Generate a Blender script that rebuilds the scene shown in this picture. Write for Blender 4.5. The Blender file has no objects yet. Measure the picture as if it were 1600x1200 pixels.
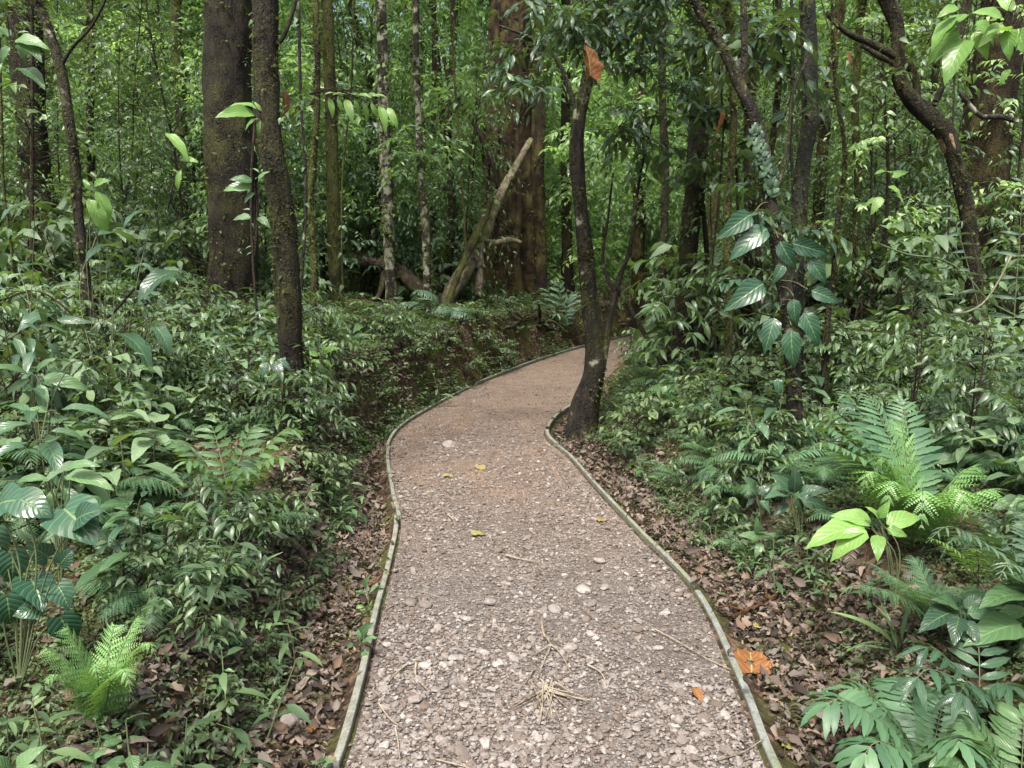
import bpy, math
import numpy as np

# ------------------------------------------------------------------ camera, sky, sun, exposure
SC = bpy.context.scene
CAMZ, PITCH, FPX = 1.6, math.radians(7.6), 1200.0
cam_data = bpy.data.cameras.new("camera")
cam_data.lens = 27.0
cam_data.sensor_width = 36.0
cam_data.clip_start = 0.05
cam_data.clip_end = 2000.0
cam = bpy.data.objects.new("camera", cam_data)
SC.collection.objects.link(cam)
cam.location = (0, 0, CAMZ)
cam.rotation_euler = (math.radians(90) - PITCH, 0, 0)
SC.camera = cam

SUN_EL, SUN_ROT = 62.0, 200.0
world = bpy.data.worlds.new("World")
SC.world = world
world.use_nodes = True
wn, wl = world.node_tree.nodes, world.node_tree.links
wn.clear()
sky = wn.new("ShaderNodeTexSky")
sky.sky_type = 'NISHITA'
sky.sun_disc = False
sky.sun_elevation = math.radians(SUN_EL)
sky.sun_rotation = math.radians(SUN_ROT)
sky.air_density = 0.7
sky.dust_density = 8.0
sky.ozone_density = 0.6
bg = wn.new("ShaderNodeBackground")
bg.inputs["Strength"].default_value = 0.13
wo = wn.new("ShaderNodeOutputWorld")
wl.new(sky.outputs[0], bg.inputs[0])
wl.new(bg.outputs[0], wo.inputs[0])

sd = bpy.data.lights.new("sun", 'SUN')
sd.energy = 2.3
sd.angle = math.radians(8)
sd.color = (1.0, 0.965, 0.92)
sun = bpy.data.objects.new("sun", sd)
SC.collection.objects.link(sun)
_az, _el = math.radians(SUN_ROT), math.radians(SUN_EL)
# direction towards the sun (Nishita: rotation 0 is +Y, growing clockwise seen from above)
_sx, _sy, _sz = math.sin(_az) * math.cos(_el), math.cos(_az) * math.cos(_el), math.sin(_el)
from mathutils import Vector
sun.rotation_euler = Vector((_sx, _sy, _sz)).to_track_quat('Z', 'Y').to_euler()
sun.location = (_sx * 50, _sy * 50, _sz * 50)

SC.view_settings.view_transform = 'Standard'
SC.view_settings.look = 'None'
SC.view_settings.gamma = 1.0
SC.view_settings.use_curve_mapping = False
SC.view_settings.exposure = 1.64
SC.render.engine = 'CYCLES'
SC.cycles.use_denoising = True
SC.cycles.max_bounces = 6
SC.cycles.diffuse_bounces = 4
SC.cycles.glossy_bounces = 2
SC.cycles.transmission_bounces = 4
SC.cycles.transparent_max_bounces = 4
SC.cycles.caustics_reflective = False
SC.cycles.caustics_refractive = False
SC.cycles.sample_clamp_indirect = 6.0

rng = np.random.default_rng(11)
COL = SC.collection

# ------------------------------------------------------------------ small maths helpers
def smooth(a, b, x):
    t = np.clip((np.asarray(x, float) - a) / (b - a), 0, 1)
    return t * t * (3 - 2 * t)

def _hash(ix, iy, seed):
    n = (ix.astype(np.int64) * 374761393 + iy.astype(np.int64) * 668265263 + seed * 1442695041) & 0xFFFFFFFF
    n = ((n ^ (n >> 13)) * 1274126177) & 0xFFFFFFFF
    n = n ^ (n >> 16)
    return (n & 0xFFFF) / 65535.0

def vnoise(x, y, seed=0):
    x = np.asarray(x, float); y = np.asarray(y, float)
    ix = np.floor(x); iy = np.floor(y)
    fx = x - ix; fy = y - iy
    fx = fx * fx * (3 - 2 * fx); fy = fy * fy * (3 - 2 * fy)
    a = _hash(ix, iy, seed); b = _hash(ix + 1, iy, seed)
    c = _hash(ix, iy + 1, seed); d = _hash(ix + 1, iy + 1, seed)
    return (a * (1 - fx) + b * fx) * (1 - fy) + (c * (1 - fx) + d * fx) * fy - 0.5

def norm(v):
    v = np.asarray(v, float)
    return v / np.maximum(np.linalg.norm(v, axis=-1, keepdims=True), 1e-9)

CP, SP = math.cos(PITCH), math.sin(PITCH)
def ray(px, py):
    dx, du = px - 800.0, -(py - 600.0)
    return np.array([dx, FPX * CP + du * SP, -FPX * SP + du * CP])

def at(px, py, Y):
    d = ray(px, py)
    return np.array([0, 0, CAMZ]) + d * (Y / d[1])

def to_px(x, y, z):
    zz = np.asarray(z) - CAMZ
    f = y * CP - zz * SP
    u = y * SP + zz * CP
    return 800 + FPX * x / np.maximum(f, 1e-3), 600 - FPX * u / np.maximum(f, 1e-3)

def pathz(Y):
    Y = np.asarray(Y, float)
    return 0.035 * np.log1p(np.exp((Y - 10.0) / 1.2)) * 1.2 * (1 - smooth(30, 60, Y) * 0.6)

def march(px, py, fn, far=70.0):
    d = ray(px, py)
    t = np.geomspace(1.2, far, 900) / d[1]
    X, Y, Z = d[0] * t, d[1] * t, CAMZ + d[2] * t
    below = Z < fn(X, Y)
    i = int(np.argmax(below)) if below.any() else len(t) - 1
    if i == 0:
        return np.array([X[0], Y[0], Z[0]])
    a, b = t[i - 1], t[i]
    for _ in range(18):
        m = (a + b) / 2
        if CAMZ + d[2] * m < fn(np.array([d[0] * m]), np.array([d[1] * m]))[0]:
            b = m
        else:
            a = m
    return np.array([d[0] * b, d[1] * b, CAMZ + d[2] * b])

# ------------------------------------------------------------------ the two edges of the path
LPX = [(460, 1330), (530, 1200), (566, 1080), (592, 960), (612, 880), (623, 815), (612, 765), (606, 705),
       (628, 668), (680, 635), (735, 606), (800, 580), (860, 558), (920, 540), (985, 524), (1040, 512)]
RPX = [(1290, 1330), (1205, 1200), (1150, 1060), (1085, 925), (1003, 840), (930, 762), (890, 715), (853, 682),
       (864, 656), (893, 634), (925, 612), (955, 585), (985, 558), (1030, 536), (1120, 520), (1230, 508)]
def edge_curve(pts):
    w = np.array([march(px, py, lambda X, Y: pathz(Y)) for px, py in pts])
    # Catmull-Rom through the points
    out = []
    P = np.vstack([2 * w[0] - w[1], w, 2 * w[-1] - w[-2]])
    for i in range(1, len(P) - 2):
        for t in np.linspace(0, 1, 12, endpoint=False):
            out.append(0.5 * ((2 * P[i]) + (-P[i-1] + P[i+1]) * t + (2*P[i-1] - 5*P[i] + 4*P[i+1] - P[i+2]) * t*t
                              + (-P[i-1] + 3*P[i] - 3*P[i+1] + P[i+2]) * t**3))
    out.append(P[-2])
    return np.array(out)
LE, RE = edge_curve(LPX), edge_curve(RPX)
def _mono(C):
    ys = np.maximum.accumulate(C[:, 1] + np.arange(len(C)) * 1e-5)
    return ys, C[:, 0]
LY, LX = _mono(LE); RY, RX = _mono(RE)
def xl(Y): return np.interp(Y, LY, LX)
def xr(Y):
    return np.maximum(np.interp(Y, RY, RX), xl(Y) + 1.0)

# ------------------------------------------------------------------ terrain
def height(x, y):
    x = np.asarray(x, float); y = np.asarray(y, float)
    base = pathz(y)
    dl = xl(y) - x
    dr = x - xr(y)
    wl_ = 0.30 + 0.14 * smooth(3.5, 5, y) - 0.36 * smooth(6.2, 8.5, y) + 0.16 * vnoise(x * 0.3 + 5, y * 1.7, 3)
    Hl = 0.27 + 0.32 * smooth(2.2, 5.5, y) + 0.28 * smooth(5, 9, y) - 0.18 * smooth(12, 22, y)
    wr_ = 0.34 + 0.10 * smooth(3, 4.5, y) - 0.2 * smooth(8, 11, y) + 0.2 * vnoise(x * 0.3 + 9, y * 1.5, 4)
    Hr = 0.18 + 0.16 * smooth(2.2, 5.5, y) + 0.1 * smooth(6, 12, y)
    hl = -0.07 * smooth(0.0, 0.10, dl) + (Hl + 0.07) * smooth(wl_, wl_ + 0.30, dl) + 0.10 * np.maximum(0, dl - wl_ - 0.4) * (1 - smooth(6, 14, dl) * 0.5)
    hr = -0.05 * smooth(0.0, 0.10, dr) + (Hr + 0.05) * smooth(wr_, wr_ + 0.5, dr) + 0.13 * np.maximum(0, dr - wr_ - 0.5) * (1 - smooth(6, 14, dr) * 0.5)
    off = np.maximum(dl, dr)
    n = vnoise(x * 1.1, y * 1.1, 1) * 0.16 + vnoise(x * 3.1, y * 3.1, 2) * 0.07 + vnoise(x * 9, y * 9, 5) * 0.03
    n = n * smooth(0.15, 0.8, off) + vnoise(x * 22, y * 22, 6) * 0.02 * smooth(0.02, 0.15, off)
    under = -0.05 * (1 - smooth(-0.06, -0.01, off))
    hill = smooth(30, 95, y) * 16.0 + smooth(22, 80, np.abs(x)) * 10.0
    e = smooth(26, 32, y)
    bank = (np.where(dl > 0, hl, 0) + np.where(dr > 0, hr, 0)) * (1 - e) + 0.9 * e
    return base + bank + n + under + hill

def G(px, py):
    return march(px, py, height)

def drop(x, y):
    return np.array([x, y, float(height(np.array([x]), np.array([y]))[0])])

# ------------------------------------------------------------------ mesh builder (quads only)
class MB:
    def __init__(self):
        self.V, self.F, self.U, self.R, self.M = [], [], [], [], []
        self.n = 0
    def add(self, V, F, U=None, R=None, mat=0):
        V = np.asarray(V, float); F = np.asarray(F, np.int64)
        self.V.append(V); self.F.append(F + self.n)
        self.U.append(np.zeros((len(V), 2)) if U is None else U)
        self.R.append(np.full(len(V), rng.random()) if R is None else R)
        self.M.append(np.full(len(F), mat, np.int32))
        self.n += len(V)
    def inst(self, tpl, A, T, R=None, mat=0):
        """copies of a template: A (k,3,3) column axes scaled, T (k,3)"""
        V, F, U = tpl
        k, m = len(T), len(V)
        if k == 0: return
        W = np.einsum('kij,vj->kvi', A, V) + T[:, None, :]
        FF = F[None] + (np.arange(k) * m)[:, None, None]
        R = rng.random(k) if R is None else R
        self.add(W.reshape(-1, 3), FF.reshape(-1, F.shape[1]), np.tile(U, (k, 1)), np.repeat(R, m), mat)
    def tube(self, P, rad, ns=8, mat=0, rough=0.0, seed=0, flute=0.0, nfl=5, cap=True):
        P = np.asarray(P, float); k = len(P)
        rad = np.asarray(rad, float) * np.ones(k)
        T = norm(np.gradient(P, axis=0))
        ref = np.array([1.0, 0, 0]) if abs(T[:, 0]).mean() < 0.8 else np.array([0, 1.0, 0])
        X = norm(np.cross(T, ref)); Yv = np.cross(T, X)
        a = np.linspace(0, 2 * np.pi, ns, endpoint=False)
        s = np.concatenate([[0], np.cumsum(np.linalg.norm(np.diff(P, axis=0), axis=1))])
        R = rad[:, None] * np.ones((k, ns))
        if rough:
            ca = np.cos(a)[None] * 1.6 + 7; sa = np.sin(a)[None] * 1.6 + s[:, None] * 2.2
            R = R * (1 + rough * (2.2 * vnoise(ca * 1.0, sa, seed) + 1.2 * vnoise(ca * 2.7, sa * 2.7 + 9, seed + 1) + 0.7 * vnoise(ca * 6, sa * 6, seed + 2)))
        if flute:
            R = R * (1 + flute * np.sin(nfl * a[None] + 1.3 * np.sin(s[:, None] * 0.7) + seed) * (0.6 + 0.6 * vnoise(s[:, None] * 0.8, a[None] * 1.3, seed + 4)))
        V = P[:, None] + R[..., None] * (np.cos(a)[None, :, None] * X[:, None] + np.sin(a)[None, :, None] * Yv[:, None])
        U = np.stack([np.broadcast_to(a / 6.2832, (k, ns)), np.broadcast_to(s[:, None], (k, ns))], -1)
        i = np.arange(k - 1)[:, None] * ns; j = np.arange(ns)[None]; jn = (j + 1) % ns
        F = np.stack([i + j, i + jn, i + ns + jn, i + ns + j], -1).reshape(-1, 4)
        V = V.reshape(-1, 3)
        if cap:
            h = ns // 2
            caps = []
            for b in (0, (k - 1) * ns):
                for q in range(1, ns - 2, 2):
                    caps.append([b, b + q, b + q + 1, b + min(q + 2, ns - 1)])
            F = np.vstack([F, np.array(caps)]) if caps else F
        self.add(V, F, U.reshape(-1, 2), None, mat)
    def build(self, name, mats, parent=None, smoothed=True):
        V = np.concatenate(self.V).astype(np.float32); F = np.concatenate(self.F).astype(np.int32)
        U = np.concatenate(self.U).astype(np.float32); R = np.concatenate(self.R).astype(np.float32)
        M = np.concatenate(self.M)
        me = bpy.data.meshes.new(name)
        me.vertices.add(len(V)); me.vertices.foreach_set("co", V.ravel())
        me.loops.add(F.size); me.loops.foreach_set("vertex_index", F.ravel())
        me.polygons.add(len(F))
        me.polygons.foreach_set("loop_start", np.arange(0, F.size, 4, dtype=np.int32))
        me.polygons.foreach_set("material_index", M)
        me.polygons.foreach_set("use_smooth", np.full(len(F), smoothed))
        uv = me.uv_layers.new(name="UVMap")
        uv.data.foreach_set("uv", U[F.ravel()].ravel())
        at_ = me.attributes.new("rnd", 'FLOAT', 'POINT'); at_.data.foreach_set("value", R)
        for m in (mats if isinstance(mats, (list, tuple)) else [mats]):
            me.materials.append(m)
        me.update(calc_edges=True)
        o = bpy.data.objects.new(name, me); COL.objects.link(o)
        if parent is not None: o.parent = parent
        return o

def tag(o, label=None, cat=None, group=None, kind=None):
    if label: o["label"] = label
    if cat: o["category"] = cat
    if group: o["group"] = group
    if kind: o["kind"] = kind
    return o

def empty(name, loc=(0, 0, 0), rz=0.0):
    o = bpy.data.objects.new(name, None); COL.objects.link(o)
    o.location = loc; o.rotation_euler = (0, 0, rz); o.empty_display_size = 0.1
    return o

KIDS = {}
def copy_tree(root):
    c = root.copy(); COL.objects.link(c)
    for ch in KIDS.get(root.name, ()):
        d = ch.copy(); COL.objects.link(d); d.parent = c
    return c

# ------------------------------------------------------------------ leaf templates (length along +Y, face up +Z)
def leaf_tpl(rows=3, cols=2, shape='ovate', width=0.4, fold=0.25, droop=0.35, wave=0.0, tooth=0.0, stalk=0.0):
    t = np.linspace(0, 1, rows + 1)
    if shape == 'lance': w = np.sin(np.pi * t ** 0.85) ** 0.8 * (1 - 0.25 * t)
    elif shape == 'ovate': w = np.sin(np.pi * t ** 0.62) ** 0.85 * (1 - 0.2 * t)
    elif shape == 'heart': w = np.clip(1.25 * (1 - t ** 1.6), 0, 1) * (0.72 + 0.5 * np.sqrt(np.clip(t * 3.2, 0, 1)))
    elif shape == 'strap': w = np.minimum(1, 6 * t) * np.clip((1 - t) * 2.2, 0, 1) ** 0.6
    w = np.maximum(w, 0.012) * width / 2
    if tooth:
        w = w * (1 - tooth * (np.arange(rows + 1) % 2))
    ang = -droop * t * 1.5 + droop * 0.25
    dy = np.cos(ang) / rows; dz = np.sin(ang) / rows
    y = np.concatenate([[0], np.cumsum(dy[1:])]); z = np.concatenate([[0], np.cumsum(dz[1:])])
    j = np.linspace(-1, 1, cols + 1)
    X = w[:, None] * j[None]
    Yv = np.repeat(y[:, None], cols + 1, 1)
    if shape == 'heart':
        Yv = Yv - 0.20 * np.abs(j[None]) * (1 - t[:, None]) ** 3
    Z = z[:, None] + fold * np.abs(X) + wave * np.sin(t[:, None] * 17 + j[None] * 2.1) * np.abs(j[None])
    V = np.stack([X, Yv + stalk, Z], -1).reshape(-1, 3)
    U = np.stack([np.repeat((j[None] * 0.5 + 0.5), rows + 1, 0), np.repeat(t[:, None], cols + 1, 1)], -1).reshape(-1, 2)
    c = cols + 1
    F = np.array([[i * c + q, i * c + q + 1, (i + 1) * c + q + 1, (i + 1) * c + q] for i in range(rows) for q in range(cols)])
    return V, F, U

def rhomb(width=0.45, fold=0.12, droop=0.12):
    V = np.array([[0, 0, 0], [width / 2, 0.42, fold * .5], [0, 1, -droop], [-width / 2, 0.42, fold * .5]])
    return V, np.array([[0, 1, 2, 3]]), np.array([[.5, 0], [1, .42], [.5, 1], [0, .42]])

def merge_tpl(parts):
    V, F, U, n = [], [], [], 0
    for v, f, u in parts:
        V.append(v); F.append(f + n); U.append(u); n += len(v)
    return np.vstack(V), np.vstack(F), np.vstack(U)

def xform(tpl, A, T):
    return tpl[0] @ A.T + T, tpl[1], tpl[2]

T_R = rhomb()
T_RN = rhomb(0.3, 0.1, 0.2)
T_OV = leaf_tpl(4, 2, 'ovate', 0.46, 0.22, 0.45)
T_LA = leaf_tpl(4, 2, 'lance', 0.30, 0.25, 0.55)
T_OVB = leaf_tpl(10, 4, 'ovate', 0.50, 0.22, 0.55, 0.018, 0, 0.12)
T_LAB = leaf_tpl(10, 4, 'lance', 0.34, 0.25, 0.7, 0.015, 0, 0.1)
T_HE = leaf_tpl(10, 4, 'heart', 0.72, 0.14, 0.6, 0.015, 0, 0.0)
T_BIG = leaf_tpl(14, 6, 'lance', 0.42, 0.22, 0.9, 0.02, 0, 0.05)
T_ST = leaf_tpl(8, 2, 'strap', 0.035, 0.3, 1.3)

def frames(H, N, S):
    """heading, normal, size -> axis matrices"""
    H = norm(H); X = norm(np.cross(H, N)); Z = np.cross(X, H)
    A = np.stack([X, H, Z], -1)
    S = np.asarray(S, float)
    return A * (S[:, None, None] if S.ndim == 1 else S[:, None, :])

def sprays(P0, D, L, n, size, sag=0.35, open_=0.9, tilt=0.45, jit=0.25, svar=0.3, down=0.3):
    """twigs with n alternate leaves each -> leaf frames"""
    P0 = np.asarray(P0, float); D = norm(D); N = len(P0); L = np.asarray(L, float) * np.ones(N)
    s = np.linspace(0.18, 1.0, n)
    pos = P0[:, None] + D[:, None] * (L[:, None] * s)[..., None]
    pos[..., 2] -= sag * L[:, None] * s ** 2
    tan = np.repeat(D[:, None], n, 1).copy(); tan[..., 2] -= 1.6 * sag * s
    tan = norm(tan)
    side = norm(np.cross(tan, np.array([0, 0, 1.0])) + 1e-6)
    sg = np.where(np.arange(n) % 2 == 0, 1.0, -1.0) * open_; sg[-1] = 0.15
    H = tan * 0.55 + side * sg[None, :, None] + rng.normal(0, jit, (N, n, 3))
    H[..., 2] -= down
    Nn = np.array([0, 0, 1.0]) + rng.normal(0, tilt, (N, n, 3))
    S = np.asarray(size, float) * (1 - svar / 2 + svar * rng.random((N, n))) * (0.7 + 0.45 * np.sin(np.pi * s ** 0.8))[None] if np.ndim(size) == 0 \
        else size[:, None] * (1 - svar / 2 + svar * rng.random((N, n)))
    A = frames(H.reshape(-1, 3), Nn.reshape(-1, 3), S.reshape(-1))
    return A, pos.reshape(-1, 3)

def catmull(P, step):
    P = np.asarray(P, float)
    Q = np.vstack([2 * P[0] - P[1], P, 2 * P[-1] - P[-2]])
    out = []
    for i in range(1, len(Q) - 2):
        k = max(2, int(np.linalg.norm(Q[i + 1][:3] - Q[i][:3]) / step))
        t = np.linspace(0, 1, k, endpoint=False)[:, None]
        out.append(0.5 * (2 * Q[i] + (-Q[i-1] + Q[i+1]) * t + (2*Q[i-1] - 5*Q[i] + 4*Q[i+1] - Q[i+2]) * t*t + (-Q[i-1] + 3*Q[i] - 3*Q[i+1] + Q[i+2]) * t**3))
    out.append(P[-1:])
    return np.vstack(out)

# ------------------------------------------------------------------ materials
def lin(c):
    return tuple((x / 255 / 12.92 if x / 255 <= 0.04045 else ((x / 255 + 0.055) / 1.055) ** 2.4) for x in c) + (1,)

class NT:
    def __init__(self, name):
        self.m = bpy.data.materials.new(name); self.m.use_nodes = True
        self.t = self.m.node_tree; self.t.nodes.clear()
        self.out = self.t.nodes.new("ShaderNodeOutputMaterial")
    def n(self, typ, **kw):
        nd = self.t.nodes.new(typ)
        for k, v in kw.items():
            if k[0] == 'i' and k[1:].isdigit(): nd.inputs[int(k[1:])].default_value = v
            else: setattr(nd, k, v)
        return nd
    def l(self, a, b): self.t.links.new(a, b)
    def math(self, op, a, b=None, clamp=False):
        nd = self.n("ShaderNodeMath", operation=op, use_clamp=clamp)
        for i, v in enumerate((a, b)):
            if v is None: continue
            if isinstance(v, (int, float)): nd.inputs[i].default_value = v
            else: self.l(v, nd.inputs[i])
        return nd.outputs[0]
    def ramp(self, fac, stops, interp='LINEAR'):
        nd = self.n("ShaderNodeValToRGB"); cr = nd.color_ramp; cr.interpolation = interp
        while len(cr.elements) > 1: cr.elements.remove(cr.elements[-1])
        cr.elements[0].position = stops[0][0]; cr.elements[0].color = tuple(stops[0][1])[:3] + (1,)
        for p, c in stops[1:]:
            e = cr.elements.new(p); e.color = tuple(c)[:3] + (1,)
        self.l(fac, nd.inputs[0]); return nd.outputs[0]
    def mix(self, fac, a, b, mode='MIX'):
        nd = self.n("ShaderNodeMix", data_type='RGBA', blend_type=mode)
        for i, v in ((0, fac), (6, a), (7, b)):
            if isinstance(v, (int, float)): nd.inputs[i].default_value = v
            elif isinstance(v, tuple): nd.inputs[i].default_value = v[:3] + (1,)
            else: self.l(v, nd.inputs[i])
        return nd.outputs[2]
    def noise(self, vec, scale, detail=4, rough=0.6, out=0):
        nd = self.n("ShaderNodeTexNoise"); nd.inputs["Scale"].default_value = scale
        nd.inputs["Detail"].default_value = detail; nd.inputs["Roughness"].default_value = rough
        if vec is not None: self.l(vec, nd.inputs["Vector"])
        return nd.outputs[out]

def leaf_mat(name, cols, rough=0.42, trans=0.30, veins=0.0, vein_n=9, tcol=None, spec=0.5, blotch=0.0, gain=0.95, sat=0.70):
    N = NT(name)
    a = N.n("ShaderNodeAttribute", attribute_name="rnd").outputs["Fac"]
    oi = N.n("ShaderNodeObjectInfo").outputs["Random"]
    f = N.math('ADD', N.math('MULTIPLY', a, 0.72), N.math('MULTIPLY', oi, 0.28))
    k = len(cols)
    cols = [tuple(min(250, (sat * x + (1 - sat) * (0.3 * q[0] + 0.6 * q[1] + 0.1 * q[2])) * gain) for x in q) for q in cols]
    c = N.ramp(f, [(i / (k - 1), lin(x)) for i, x in enumerate(cols)])
    geo = N.n("ShaderNodeNewGeometry")
    tc = N.n("ShaderNodeTexCoord").outputs["Object"]
    if blotch:
        nz = N.noise(tc, 38, 3, 0.7)
        c = N.mix(N.math('MULTIPLY', N.math('SUBTRACT', nz, 0.5), blotch * 3, True), c, lin((140, 120, 60)))
    # the paler underside of a leaf
    c2 = N.mix(N.math('MULTIPLY', geo.outputs["Backfacing"], 0.35), c, lin((120, 138, 92)))
    p = N.n("ShaderNodeBsdfPrincipled"); p.inputs["Roughness"].default_value = min(0.9, rough * 1.0)
    p.inputs["Specular IOR Level"].default_value = spec * 0.7
    if veins:
        uv = N.n("ShaderNodeUVMap").outputs[0]
        sx = N.n("ShaderNodeSeparateXYZ"); N.l(uv, sx.inputs[0])
        d = N.math('ABSOLUTE', N.math('SUBTRACT', sx.outputs[0], 0.5))
        mid = N.math('SUBTRACT', 1.0, N.math('MULTIPLY', d, 26.0), True)
        ph = N.math('FRACT', N.math('SUBTRACT', N.math('MULTIPLY', sx.outputs[1], float(vein_n)), N.math('MULTIPLY', d, 4.5)))
        v = N.math('ABSOLUTE', N.math('SUBTRACT', ph, 0.5))
        sv = N.math('SUBTRACT', 1.0, N.math('MULTIPLY', v, 9.0), True)
        vm = N.math('MAXIMUM', mid, N.math('MULTIPLY', sv, 0.45))
        c2 = N.mix(N.math('MULTIPLY', vm, veins), c2, lin((165, 190, 120)))
        bmp = N.n("ShaderNodeBump"); bmp.inputs["Strength"].default_value = 0.55; bmp.inputs["Distance"].default_value = 0.004
        N.l(N.math('SUBTRACT', v, N.math('MULTIPLY', mid, 0.6)), bmp.inputs["Height"])
        N.l(bmp.outputs[0], p.inputs["Normal"])
    N.l(c2, p.inputs["Base Color"])
    tr = N.n("ShaderNodeBsdfTranslucent")
    tcc = N.mix(1.0, c2, tcol or (1.45, 1.65, 0.60), 'MULTIPLY')
    N.l(tcc, tr.inputs["Color"])
    ms = N.n("ShaderNodeMixShader"); ms.inputs[0].default_value = trans
    N.l(p.outputs[0], ms.inputs[1]); N.l(tr.outputs[0], ms.inputs[2]); N.l(ms.outputs[0], N.out.inputs[0])
    return N.m

M_LEAF = leaf_mat("leaf_green", [(42, 66, 42), (58, 88, 52), (76, 110, 60), (104, 136, 74)], 0.36, 0.28)
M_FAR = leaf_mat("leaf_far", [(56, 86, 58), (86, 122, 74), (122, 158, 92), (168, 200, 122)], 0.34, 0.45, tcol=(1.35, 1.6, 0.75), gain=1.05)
M_DARK = leaf_mat("leaf_dark_glossy", [(28, 56, 40), (38, 74, 50), (50, 90, 58), (66, 104, 66)], 0.28, 0.18, 0.2)
M_BROAD = leaf_mat("leaf_broad", [(42, 78, 42), (58, 100, 52), (78, 122, 66), (98, 142, 78)], 0.33, 0.28, 0.22, 8)
M_BRIGHT = leaf_mat("leaf_bright", [(84, 134, 54), (98, 150, 60), (112, 162, 68), (122, 168, 76)], 0.33, 0.34, 0.25, 8, sat=0.8, blotch=0.3, gain=0.9)
M_FERN = leaf_mat("fern_green", [(42, 80, 52), (58, 102, 64), (74, 122, 74), (90, 136, 80)], 0.45, 0.30)
M_FERNB = leaf_mat("fern_bright", [(80, 134, 66), (96, 152, 74), (110, 166, 82), (122, 172, 86)], 0.42, 0.26, sat=0.74, gain=0.95, blotch=0.3)
M_PALM = leaf_mat("palm_bluish", [(50, 82, 62), (64, 98, 74), (80, 114, 86), (96, 126, 98)], 0.28, 0.2, 0.2, 14)
M_VINE = leaf_mat("vine_leaf_glossy", [(26, 62, 46), (34, 72, 52), (42, 82, 58), (52, 90, 62)], 0.24, 0.15, 0.3, 7, gain=0.9, sat=0.85)
M_DULL = leaf_mat("leaf_dull_broad", [(58, 86, 56), (72, 104, 66), (88, 122, 76), (104, 138, 88)], 0.5, 0.25, 0.25, 9)
M_COVER = leaf_mat("cover_green", [(40, 62, 36), (56, 82, 44), (76, 104, 54), (104, 132, 68)], 0.5, 0.25)
M_MOSS = leaf_mat("moss_green", [(48, 58, 24), (62, 72, 28), (76, 88, 34), (96, 106, 44)], 0.8, 0.2, spec=0.1)
M_ORANGE = leaf_mat("leaf_dead_orange", [(100, 62, 38), (118, 74, 44), (134, 88, 54)], 0.55, 0.3, 0.5, 7, tcol=(1.4, 1.1, 0.6), blotch=0.25, sat=1.0)
M_YELLOW = leaf_mat("leaf_yellow", [(126, 128, 66), (144, 130, 62), (148, 116, 54)], 0.5, 0.3, 0.3, 7, tcol=(1.4, 1.2, 0.6))
M_LITTER = leaf_mat("litter_brown", [(28, 22, 18), (52, 40, 32), (78, 60, 48), (100, 80, 66), (100, 90, 80), (134, 110, 88), (112, 78, 52), (70, 54, 42), (46, 38, 32)],
                    0.8, 0.08, 0.0, 7, tcol=(1.2, 1.0, 0.8), spec=0.2, sat=0.5, gain=0.92)
M_GRASS = leaf_mat("grass_blade", [(60, 96, 50), (84, 124, 62), (104, 140, 74)], 0.4, 0.3)

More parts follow.
